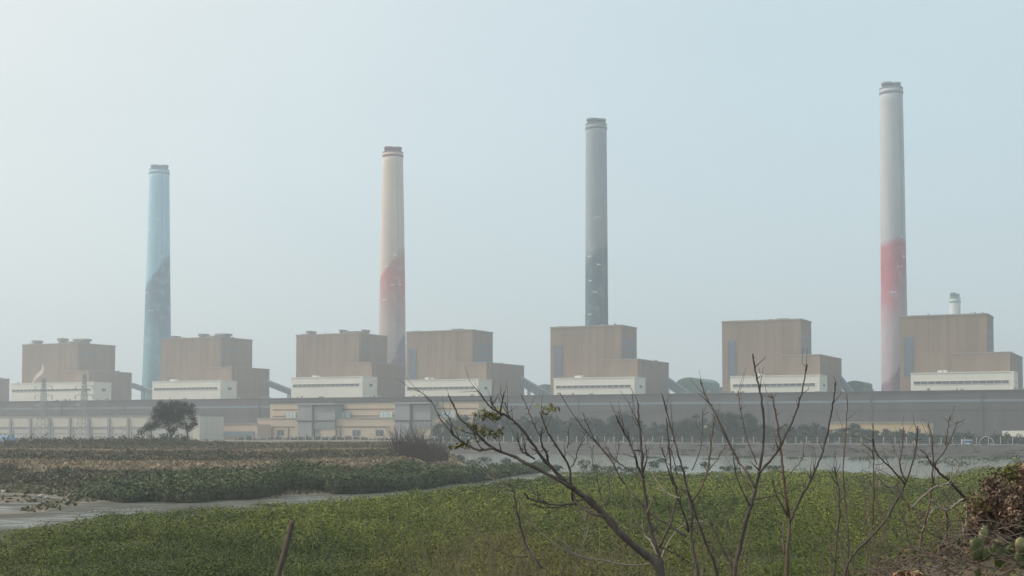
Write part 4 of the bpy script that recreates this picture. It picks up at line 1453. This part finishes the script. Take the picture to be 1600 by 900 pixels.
def shrub(label, D, lines, cat='shrub'):
    f = at_y(lines[0][1][0][0], lines[0][1][0][1], D)
    zg = float(emb_h(np.array([f.x]), np.array([f.y]))[0])
    root = thing('bare_shrub', label, cat, (f.x, D, zg), 0, None)
    base = Vector((f.x, D, zg))
    for ln in lines:
        name, pts, w0, w1, m = ln[:5]
        drift = ln[5] if len(ln) > 5 else BR.normal()*.25
        g = name == 'trunk'
        branch(root, base, name, D + (0 if g else BR.normal()*.03), pts, w0, w1, M[m], drift if not g else drift, g or (len(ln) > 6 and ln[6]), 3 + len(pts))
    return root, base

B_, BB, BP = 'bark', 'bark_brown', 'bark_pale'
A, ab = shrub('bare leaning shrub with the thickest limb slanting across the frame and a few olive leaves', 9.6, [
    ('trunk', [(1028, 886), (1012, 870), (978, 842), (948, 808), (922, 784), (896, 763), (868, 745)], 20, 11, B_, .1),
    ('branch', [(899, 764), (880, 754), (855, 741), (827, 726), (799, 711.5), (767, 698), (742, 674), (721, 657), (713, 642), (707, 630), (700, 617)], 9, 2.5, B_, .2),
    ('branch', [(772, 700), (749, 703), (731, 696), (714, 684), (697, 667), (684, 647), (673, 625)], 6, 2.2, B_, .3),
    ('branch', [(673, 626), (662, 616), (648, 609)], 1.8, 1.0, BB, .1),
    ('branch', [(753, 702), (746, 690), (741, 678), (739, 664)], 3, 1.3, B_),
    ('branch', [(708, 680), (705, 668), (703, 655), (695, 645)], 4, 1.5, B_),
    ('branch', [(884, 752), (863, 732), (845, 711.5), (827.5, 687), (810, 665), (797, 653), (781, 645), (767, 637), (756, 623), (744, 607)], 8, 2.2, B_, -.2),
    ('branch', [(781, 645), (785, 626), (789, 611)], 4, 1.5, B_),
    ('branch', [(776, 641), (769, 632), (767, 619)], 3.4, 1.4, B_),
    ('branch', [(795, 650), (792, 640), (788, 629)], 2.8, 1.4, B_),
    ('branch', [(858, 728), (855, 710), (847, 697), (845, 683), (848, 670)], 5.5, 2.4, B_),
    ('branch', [(846, 684), (837, 668), (828, 648), (820, 628), (814, 616)], 2.4, .9, BB),
    ('branch', [(896, 782), (892, 758), (889, 730), (873, 703), (857, 677), (843, 643)], 6, 2.4, B_, -.3),
    ('branch', [(892, 730), (898, 722), (905, 700), (911, 684)], 2.6, 1.2, B_),
    ('branch', [(886, 700), (889, 688), (888, 674)], 2.2, 1.0, B_),
    ('branch', [(835, 717), (824, 710), (815, 704), (811, 690), (808, 676)], 3.8, 1.6, B_),
    ('branch', [(828, 712), (820, 702), (821, 692)], 3.6, 2, B_),
    ('branch', [(895, 770), (902, 786), (918, 799), (945, 808)], 4.5, 6, B_),
    ('branch', [(901, 787), (880, 788), (862, 788), (845, 784), (828, 779), (818, 771)], 5, 3, B_, -.2),
    ('branch', [(885, 788), (868, 793), (848, 793), (828, 786)], 4, 1.8, B_, -.3),
    ('branch', [(872, 793), (862, 800), (850, 803)], 2.4, 1.0, B_),
    ('branch', [(846, 888), (836, 872), (824, 856), (815, 829), (807, 795), (803, 772), (797, 752), (796, 738)], 6, 2.4, B_, .2),
    ('branch', [(824, 869), (799, 869), (774, 857), (752, 836), (735, 818), (722, 803)], 3.8, 1.8, BB, .2),
    ('branch', [(803, 772), (790, 767), (778, 756), (762, 741)], 2.4, 1.1, BP),
    ('branch', [(1020, 880), (1000, 883), (975, 882), (948, 877), (910, 870), (885, 860), (862, 846), (842, 829), (824, 814)], 5, 2.4, BP, -.3),
    ('branch', [(926, 887), (915, 872), (912, 850), (919, 826), (919, 812), (915, 803)], 3.6, 2.6, BP, -.2),
    ('branch', [(945, 790), (940, 778), (935, 760), (929, 738), (925, 712), (927, 696)], 2.6, 1.2, B_),
    ('branch', [(946, 789), (953, 770), (951, 750), (958, 730), (966, 705), (968, 684)], 3.2, 1.2, B_),
])
leaf_spray(A, ab, 766, 648, 9.7, 70, .045, (0.165, 0.16, 0.075), .040)
leaf_spray(A, ab, 763, 676, 9.75, 74, .05, (0.165, 0.16, 0.075), .040)
leaf_spray(A, ab, 738, 667, 9.75, 24, .03, (0.165, 0.16, 0.075), .040)
leaf_spray(A, ab, 720, 696, 9.8, 32, .04, (0.165, 0.16, 0.075), .040)
leaf_spray(A, ab, 856, 639, 9.5, 28, .035, (0.165, 0.16, 0.075), .040)

shrub('bare upright shrub rising just beside the foot of the leaning limb', 9.9, [
    ('trunk', [(1034, 888), (1027, 862), (1017, 832), (1011, 794), (1006, 760), (1004, 734), (1002, 700), (1000, 673), (998, 650), (997, 630)], 12, 3, B_, .2),
    ('branch', [(1006, 747), (996, 728), (992, 711), (987, 698), (978, 682), (970, 666), (962, 648)], 6, 2.4, B_),
    ('branch', [(990, 704), (996, 704), (1003, 705)], 3.2, 2.6, B_),
    ('branch', [(999, 665), (990, 646), (981, 627)], 2, 1, B_),
    ('branch', [(978, 681), (970, 662), (966, 641)], 3, 1.2, B_),
    ('branch', [(1006, 735), (1010, 716), (1008, 694)], 3, 1.4, B_),
    ('branch', [(1007, 752), (996, 741), (980, 732), (963, 720), (937, 697), (922, 672), (910, 644)], 4.2, 1.8, B_, .4),
    ('branch', [(1073, 838), (1046, 821), (1014, 800), (994, 778), (975, 756), (960, 728), (944, 706), (918, 677), (895, 647), (875, 614)], 4.6, 1.8, B_, .5),
    ('branch', [(960, 727), (954, 712), (951, 697)], 2, 1, B_),
    ('branch', [(1030, 856), (1046, 822), (1056, 788), (1063, 764)], 5.4, 3, B_),
    ('branch', [(1028, 868), (1018, 848), (1010, 838), (1003, 824)], 4.4, 2.4, BP),
    ('branch', [(1011, 800), (1018, 780), (1016, 748)], 2.2, 1, BP),
    ('branch', [(1062, 778), (1046, 773), (1030, 756), (1012, 732)], 2.6, 1.4, BP),
])
shrub('bare many stemmed shrub forking into four upright whips mid frame', 10.2, [
    ('trunk', [(1089, 889), (1083, 862), (1080, 832), (1081, 806), (1077, 779), (1070, 748), (1060, 711), (1047, 666), (1034, 615)], 8, 2.8, B_, .2),
    ('branch', [(1119, 889), (1104, 852), (1090, 812), (1081, 784), (1073, 765)], 7, 4, B_, -.1, True),
    ('branch', [(1081, 783), (1094, 764), (1105, 738), (1111, 695), (1114, 668), (1117, 650)], 5, 2.2, BB),
    ('branch', [(1076, 832), (1070, 806), (1062, 786), (1056, 764), (1048, 728), (1045, 692), (1041, 653)], 5, 2, B_),
    ('branch', [(1057, 762), (1050, 752), (1043, 730), (1034, 698)], 3.6, 1.6, B_),
    ('branch', [(1056, 764), (1064, 764), (1073, 768)], 2.6, 2, BB),
    ('branch', [(1106, 736), (1120, 718), (1134, 695)], 2.4, 1.0, BB),
    ('branch', [(1081, 735), (1092, 710), (1097, 680), (1098, 638)], 2.4, 1.2, BB),
    ('branch', [(1046, 700), (1052, 716), (1058, 742)], 2, 2, BB),
    ('branch', [(1031, 876), (1045, 846), (1065, 822), (1086, 816), (1111, 818)], 3.6, 2.4, BP),
    ('branch', [(1145, 888), (1133, 866), (1120, 838), (1107, 813)], 5, 3.4, B_, .1, True),
    ('branch', [(1035, 855), (1055, 866), (1078, 880)], 2.8, 2, B_),
])
shrub('bare tall shrub whose grey stem forks into the highest whips', 10.0, [
    ('trunk', [(1149, 888), (1157, 850), (1164, 818), (1172, 793), (1180, 768), (1185, 742), (1190, 712), (1193, 690), (1192, 640), (1186, 606), (1180, 580), (1176, 553)], 11, 3.2, B_, .2),
    ('branch', [(1180, 762), (1166, 738), (1152, 718), (1130, 673), (1115, 640), (1102, 618), (1094, 593)], 6, 2.6, B_),
    ('branch', [(1187, 738), (1203, 720), (1216, 704), (1228, 680), (1240, 654), (1252, 616), (1257, 592), (1261, 569)], 5.4, 2.6, B_),
    ('branch', [(1173, 792), (1158, 764), (1150, 738), (1144, 700)], 4, 1.8, B_),
    ('branch', [(1181, 779), (1198, 777), (1214, 772), (1235, 767), (1256, 757)], 3.4, 1.6, BB),
    ('branch', [(1183, 726), (1172, 700), (1163, 670), (1157, 640), (1153, 611)], 2.6, 1.8, BB),
    ('branch', [(1178, 770), (1166, 752), (1156, 735)], 2.6, 1.6, BB),
    ('branch', [(1235, 740), (1250, 722), (1256, 712)], 1.8, 1.0, BB),
])
shrub('bare slim shrub with a three way fork before the ochre storehouse', 10.3, [
    ('trunk', [(1229, 889), (1231, 850), (1234, 816), (1229, 785), (1224, 740), (1220, 705), (1216, 672), (1211, 642), (1205, 615)], 10, 3, BB, .1),
    ('branch', [(1234, 815), (1247, 786), (1260, 763), (1270, 744), (1279, 722), (1288, 696), (1298, 652), (1302, 625), (1305, 597)], 6, 2.8, B_),
    ('branch', [(1231, 806), (1221, 788), (1213, 773), (1207, 748)], 4, 2, B_),
    ('branch', [(1225, 866), (1224, 840), (1224, 818)], 4, 3, B_),
    ('branch', [(1216, 676), (1210, 690), (1208, 706)], 1.6, 1.2, BB),
])
shrub('bare single dark whip beside the pale straight cane', 10.1, [
    ('trunk', [(1304, 889), (1307, 850), (1311, 815), (1312, 790), (1309, 757), (1303, 729)], 5, 3, B_, .1),
    ('branch', [(1309, 758), (1302, 748), (1296, 738)], 2.2, 1.4, B_),
])
shrub('pale straight cane standing before the ochre storehouse', 10.4, [
    ('trunk', [(1325, 889), (1325, 840), (1321, 790), (1318, 750), (1318, 715), (1321, 680), (1323, 648), (1323, 614)], 4.4, 2, BB, .1),
])
shrub('bare curved shrub with one long dark stem bending toward the blue kiosk', 9.5, [
    ('trunk', [(1323, 889), (1334, 866), (1358, 842), (1384, 813), (1401, 782), (1416, 752), (1427, 718), (1432, 695), (1434, 666)], 6, 3, B_, .1),
    ('branch', [(1413, 756), (1398, 738), (1381, 721), (1368, 704), (1364, 686)], 4, 2.2, B_),
    ('branch', [(1367, 706), (1350, 695), (1340, 687), (1328, 676)], 3.8, 2, BP),
    ('branch', [(1416, 752), (1409, 738), (1406, 720), (1410, 695), (1412, 668)], 3.6, 1.8, BB),
    ('branch', [(1406, 720), (1398, 706), (1394, 699)], 2, 1, BB),
    ('branch', [(1364, 820), (1365, 780), (1365, 727), (1364, 690), (1364, 661)], 3, 1.8, BB),
    ('branch', [(1400, 768), (1372, 761), (1355, 758), (1340, 755)], 3, 1.6, BP),
    ('branch', [(1421, 797), (1407, 768), (1384, 758), (1372, 746), (1366, 735)], 3.4, 1.6, BP),
    ('branch', [(1381, 722), (1370, 726), (1352, 716)], 1.6, 1, BB),
])
shrub('bare tangled shrub with a thick grey bough reaching toward the dry brown bush', 9.2, [
    ('trunk', [(1438, 852), (1441, 830), (1449, 803), (1455, 773), (1457, 741), (1458, 712), (1456, 684), (1450, 663)], 7, 2.6, BB, .1),
    ('branch', [(1458, 728), (1473, 709), (1482, 692), (1489, 677), (1497, 658)], 3, 1.8, B_),
    ('branch', [(1457, 728), (1448, 712), (1438, 702)], 2.6, 1.6, B_),
    ('branch', [(1457, 722), (1467, 738), (1485, 753), (1498, 767), (1508, 778)], 5, 5.5, B_),
    ('branch', [(1512, 779), (1502, 782), (1492, 789), (1484, 796), (1476, 797), (1465, 789), (1456, 781)], 6, 4, BP),
    ('branch', [(1479, 797), (1480, 818), (1480, 842)], 3, 3, B_),
    ('branch', [(1508, 783), (1511, 796), (1510, 812), (1504, 838)], 3.6, 4, BP),
    ('branch', [(1424, 794), (1439, 779), (1459, 762), (1479, 756), (1490, 744), (1500, 729)], 4, 2, BP),
    ('branch', [(1440, 810), (1434, 797), (1421, 790), (1405, 772)], 3.6, 2, BB),
    ('branch', [(1450, 801), (1440, 806), (1436, 814)], 2.4, 1.6, BB),
    ('branch', [(1477, 695), (1481, 672), (1484, 650)], 1.6, 1.0, BB),
    ('branch', [(1441, 830), (1452, 806), (1462, 790)], 3, 2, BP),
])

# leaning stake among the mangroves
def stake():
    T = at_y(456, 818, 12.5); Bq = at_y(434, 900, 12.3)
    zg = float(emb_h(np.array([Bq.x]), np.array([12.3]))[0])
    b = Vector((Bq.x - .05, 12.3, zg))
    root = thing('wooden_stake', 'weathered leaning wooden stake in the green thicket', 'stake', b)
    MB().tube([b*0 + Vector((0, 0, -.2)), (Bq - b), (Bq.lerp(T, .5) - b) + Vector((.004, 0, 0)), (T - b)], [.030, .028, .026, .022], 8).build('shaft', M['stake'], root)
    MB().lathe([(.0275, 0), (.024, .02), (.012, .028)], 8).build('tip', M['bark_brown'], root).location = T - b
stake()

# dry weeds on the slope
def weeds():
    m = MB()
    for i in range(150):
        D = BR.uniform(12.5, 19)
        px = BR.normal(760, 85) if BR.random() < .62 else BR.uniform(560, 1580)
        x = (px - 800)/FPX*D
        zg = float(emb_h(np.array([x]), np.array([D]))[0])
        ytop = BR.uniform(770, 888)
        zt = at_y(px, ytop, D).z
        h = zt - zg
        dx = BR.normal()*.18*h; dy = BR.normal()*.1*h
        P = [Vector((x, D, zg - .05)), Vector((x + dx*.3, D + dy*.3, zg + h*.55)), Vector((x + dx, D + dy, zt))]
        P = smooth_line(P, 3)
        m.tube(P, [.0045*(1 - .7*k/(len(P)-1)) for k in range(len(P))], 4, False)
        for q in range(int(BR.integers(1, 5))):
            j = int(BR.integers(len(P)//2, len(P)))
            e = P[j] + Vector((BR.normal()*.12, BR.normal()*.08, BR.uniform(.05, .22)))
            m.tube([P[j], e], [.0035, .0016], 3, False)
    o = m.build('dry_weeds', mat("dry_stem", (0.17, 0.145, 0.085), var=.3, scale=3))
    tag(o, 'thin dry weed stems standing on the slope before the mangroves', 'weeds', kind='stuff')
    # fine dry canes between the shrubs
    m = MB()
    for i in range(95):
        D = BR.uniform(9.0, 11.5)
        if BR.random() < .65: px, yt = BR.uniform(1290, 1530), BR.uniform(715, 860)
        else: px, yt = BR.uniform(860, 1180), BR.uniform(760, 870)
        x = (px - 800)/FPX*D
        zg = float(emb_h(np.array([x]), np.array([D]))[0])
        zt = at_y(px, yt, D).z; h = zt - zg
        dx = BR.normal()*.22*h; dy = BR.normal()*.12*h
        P = smooth_line([Vector((x, D, zg - .04)), Vector((x + dx*.35 + BR.normal()*.02, D + dy*.3, zg + h*.5)), Vector((x + dx, D + dy, zt))], 4)
        kk = len(P)
        m.tube(P, [.0042*(1 - .72*q/(kk-1)) for q in range(kk)], 5, False)
        for q in range(int(BR.integers(1, 4))):
            j = int(BR.integers(kk//3, kk - 1))
            e = P[j] + Vector((BR.normal()*.12, BR.normal()*.08, BR.uniform(.05, .22)))
            m.tube([P[j], P[j].lerp(e, .5) + Vector((BR.normal()*.01, 0, .01)), e], [.0026, .002, .0011], 4, False)
    o = m.build('dry_canes', mat("cane_bark", (0.15, 0.122, 0.098), var=.4, scale=4))
    tag(o, 'thin grey brown canes tangled between the bare shrubs', 'canes', kind='stuff')
    # fallen twigs heaped on the mound
    m = MB()
    for i in range(560):
        px = BR.uniform(1290, 1600); py = 812 + 95*BR.random()**.7 + max(0, (1420 - px))*.2
        D = BR.uniform(8.0, 9.6)
        p = at_y(px, py, D)
        zg = float(emb_h(np.array([p.x]), np.array([p.y]))[0])
        p.z = min(max(p.z, zg + .01), zg + .34)
        a = BR.uniform(0, 6.28); L = BR.uniform(.06, .36)
        d = Vector((math.cos(a)*L, math.sin(a)*L*.6, BR.normal()*.35*L))
        mid = p + d*.5 + Vector((0, 0, BR.uniform(-.01, .03)))
        m.tube([p, mid, p + d], [.0032, .0026, .0014], 4, False)
    o = m.build('fallen_twigs', mat("dead_twig", (0.125, 0.102, 0.082), var=.4, scale=5))
    tag(o, 'tangle of fallen grey brown twigs on the mound', 'twigs', kind='stuff')
    # dead leaves and low green weeds on the mound
    P, K, S = [], [], []
    for i in range(5200):
        x = BR.uniform(1.9, 4.2); y = BR.uniform(7.0, 11.5)
        zg = float(emb_h(np.array([x]), np.array([y]))[0])
        P.append((x, y, zg + BR.uniform(0, .16)*BR.random()))
        r = BR.random()
        c = (0.21, 0.12, 0.075) if r < .2 else ((0.14, 0.11, 0.075) if r < .42 else (0.085, 0.105, 0.035))
        K.append(np.array(c)*BR.uniform(.6, 1.4)); S.append(BR.uniform(.02, .055))
    o = quads_mesh('leaf_litter', leaf_quads(np.array(P), np.array(S), None, 1, .55), np.array(K), M['dry_leaf'])
    tag(o, 'brown leaf litter and small green weeds covering the mound', 'leaf litter', kind='stuff')
weeds()

# curled dead leaves, orange brown, beside the cactus
def dead_spray():
    b = at_y(1418, 868, 8.6)
    zg = float(emb_h(np.array([b.x]), np.array([8.6]))[0])
    root = thing('withered_plant', 'withered rosette of curled orange brown leaves on the mound', 'plant', (b.x, 8.6, zg))
    top = b.z - zg
    for i in range(15):
        a = 2*math.pi*i/15 + BR.normal()*.2
        L = BR.uniform(.07, .15); w = BR.uniform(.012, .022)
        m = MB(); k = 7
        droop = BR.uniform(-.1, .5)
        for j in range(k):
            t = j/(k-1)
            ww = w*math.sin(math.pi*(.12 + .86*t))
            c = Vector((math.cos(a)*L*t, math.sin(a)*L*t, top*.6 + .09*math.sin(t*2.2) - droop*L*t*t))
            n = Vector((-math.sin(a), math.cos(a), 0))
            m.v += [tuple(c - n*ww + Vector((0, 0, .35*ww))), tuple(c), tuple(c + n*ww + Vector((0, 0, .35*ww)))]
        for j in range(k-1):
            q = j*3
            m.f += [(q, q+1, q+4, q+3), (q+1, q+2, q+5, q+4)]
        m.build('leaf', WITHER[i % 2], root, True)
    MB().tube([(0, 0, -.03), (.004, 0, top*.3), (0, 0, top*.62)], [.014, .012, .01], 6).build('stem', M['bark_brown'], root)
WITHER = [mat("withered_orange", (0.26, 0.13, 0.08), var=.3, scale=20), mat("withered_olive", (0.24, 0.22, 0.09), var=.3, scale=20)]
dead_spray()

def cactus(label, D, pads):
    b = at_y(pads[0][0], pads[0][1], D)
    zg = float(emb_h(np.array([b.x]), np.array([D]))[0])
    root = thing('prickly_pear', label, 'cactus', (b.x, D, zg))
    base = Vector((b.x, D, zg)); s = D/FPX
    for (px, py, w, h, tilt, face, m) in pads:
        c = at_y(px, py, D + BR.normal()*.03) - base
        bm = bmesh.new(); bmesh.ops.create_uvsphere(bm, u_segments=14, v_segments=9, radius=1)
        for v in bm.verts:
            z = v.co.z
            taper = 1 - .28*max(0, -z)
            v.co = Vector((v.co.x*w*s*.5*taper, v.co.y*.016, z*h*s*.5))
        bm.transform(Matrix.Translation(c) @ Matrix.Rotation(tilt, 4, 'Y') @ Matrix.Rotation(face, 4, 'Z'))
        me = bpy.data.meshes.new('pad'); bm.to_mesh(me); bm.free()
        me.polygons.foreach_set('use_smooth', [True]*len(me.polygons)); me.materials.append(M[m])
        o = bpy.data.objects.new('pad', me); COL.objects.link(o); o.parent = root
        sp = MB()
        for v in list(me.vertices)[3::4]:
            p0 = v.co; nn = v.normal
            for _ in range(2):
                e = p0 + (Vector(nn) + Vector(BR.normal(size=3))*.5)*.012
                sp.tube([p0, e], [.0011, .0004], 3, False)
        so = sp.build('spines', M['bark_pale'], o); so['kind'] = 'stuff'
    low = min(at_y(p[0], p[1] + p[3]*.5, D).z for p in pads) - zg
    if low > 0: MB().tube([(0, 0, -.03), (.01, 0, low*.6), (0, 0, low + .06)], [.016, .014, .012], 7).build('stem', M['bark_brown'], root, True)
cactus('prickly pear with one upright pale oval pad above a green pad', 8.4, [(1526, 858, 24, 36, .1, .3, 'pad'), (1536, 836, 15, 30, .25, .2, 'pad_pale'), (1520, 848, 10, 12, -.5, .5, 'pad_pale'), (1540, 866, 20, 26, .6, .2, 'pad')])
cactus('prickly pear with a small yellowish bent pad beside the dry brown bush', 8.5, [(1563, 872, 26, 34, .3, .4, 'pad'), (1562, 846, 16, 9, .25, .3, 'pad_pale'), (1578, 862, 18, 28, .5, .3, 'pad'), (1556, 860, 14, 20, -.3, .3, 'pad')])
cactus('prickly pear with broad rounded pads at the frame corner', 8.3, [(1597, 874, 28, 30, -.2, .3, 'pad'), (1594, 850, 18, 22, .3, .2, 'pad_pale'), (1600, 862, 26, 22, .9, .2, 'pad'), (1611, 856, 22, 32, .2, .2, 'pad')])

# dry brown bush
def dry_bush():
    D = 9.3
    b = at_y(1572, 850, D)
    zg = float(emb_h(np.array([b.x]), np.array([D]))[0])
    base = np.array((b.x, D, zg))
    root = thing('dry_bush', 'dense dry bush of russet brown leaves with a green top at the frame edge', 'bush', tuple(base))
    P, K, Nn = [], [], []
    m = MB()
    for i in range(120):
        px = BR.uniform(1516, 1660)
        top = np.interp(px, [1515, 1530, 1550, 1575, 1600, 1660], [800, 765, 745, 728, 722, 715])
        py = BR.uniform(top + 6, 862)
        if px < 1528 and py > 838: continue
        c = np.array(at_y(px, py, D + BR.normal()*.22)) - base
        r = BR.uniform(.045, .10)
        k = 135
        d = unit(BR.normal(size=(k, 3)))
        P.append(c + d*r*(.35 + .75*BR.random((k, 1)))); Nn.append(d)
        g = BR.random() < (.45 if py < top + 20 else .05)
        c0 = np.array((0.14, 0.135, 0.05)) if g else (np.array((0.205, 0.135, 0.100)) if BR.random() < .65 else np.array((0.13, 0.092, 0.072)))
        K.append(c0*(.45 + 1.0*BR.random((k, 1))))
        if i % 2 == 0:
            f = Vector((BR.normal()*.12, BR.normal()*.08, -.03)); e = Vector(c)
            m.tube([f, f.lerp(e, .55) + Vector((BR.normal()*.03, 0, .02)), e], [.011, .008, .003], 5, False)
    P = np.concatenate(P); K = np.concatenate(K); Nn = np.concatenate(Nn)
    pale = BR.random(len(P)) < .05
    K[pale] = np.array((0.26, 0.22, 0.15))
    quads_mesh('foliage', leaf_quads(P, .025*(.5 + 1.1*BR.random(len(P))), Nn, 1.8, .5), K, M['dry_leaf'], root)
    m.build('stems', M['bark_brown'], root, True)
dry_bush()

# ================================================================== STEAM AND HAZE
def volume_mat(name, color, density, aniso, noise=False):
    m = bpy.data.materials.new(name); m.use_nodes = True
    nt = m.node_tree; nt.nodes.clear()
    v = nt.nodes.new("ShaderNodeVolumePrincipled")
    v.inputs['Color'].default_value = (*color, 1)
    v.inputs['Density'].default_value = density
    v.inputs['Anisotropy'].default_value = aniso
    o = nt.nodes.new("ShaderNodeOutputMaterial")
    nt.links.new(v.outputs['Volume'], o.inputs['Volume'])
    return m

def steam():
    pts = [(48, 601, 1.2), (52, 597, 1.9), (55, 591, 2.5), (60, 586, 3.2), (65, 581, 3.2), (67, 575, 2.4), (66, 569, 1.3)]
    b = at_v(48, 601, VW + 6)
    s = scale_at(b)
    P = [at_v(x, y, VW + 6) for x, y, r in pts]
    P2 = smooth_line(P, 4)
    rad = np.interp(np.linspace(0, 1, len(P2)), np.linspace(0, 1, len(pts)), [p[2]*s for p in pts])
    rad = [r*(1 + .18*math.sin(i*2.1)) for i, r in enumerate(rad)]
    o = MB().tube([p - b for p in P2], rad, 10).build('steam_plume', volume_mat("steam", (1, 1, 1), .22, .3), None, True)
    o.location = b
    tag(o, 'thin wisp of white steam rising beside the pylon', 'steam', kind='stuff')
steam()

hz = MB().box(-3400, 3400, -300, 5100, -1.9, 262)
ho = hz.build('haze', volume_mat("haze", HAZE_COLOR, HAZE_DENSITY, HAZE_ANISO))
ho['kind'] = 'stuff'; ho['label'] = 'pale blue haze hanging over the whole scene'; ho['category'] = 'haze'
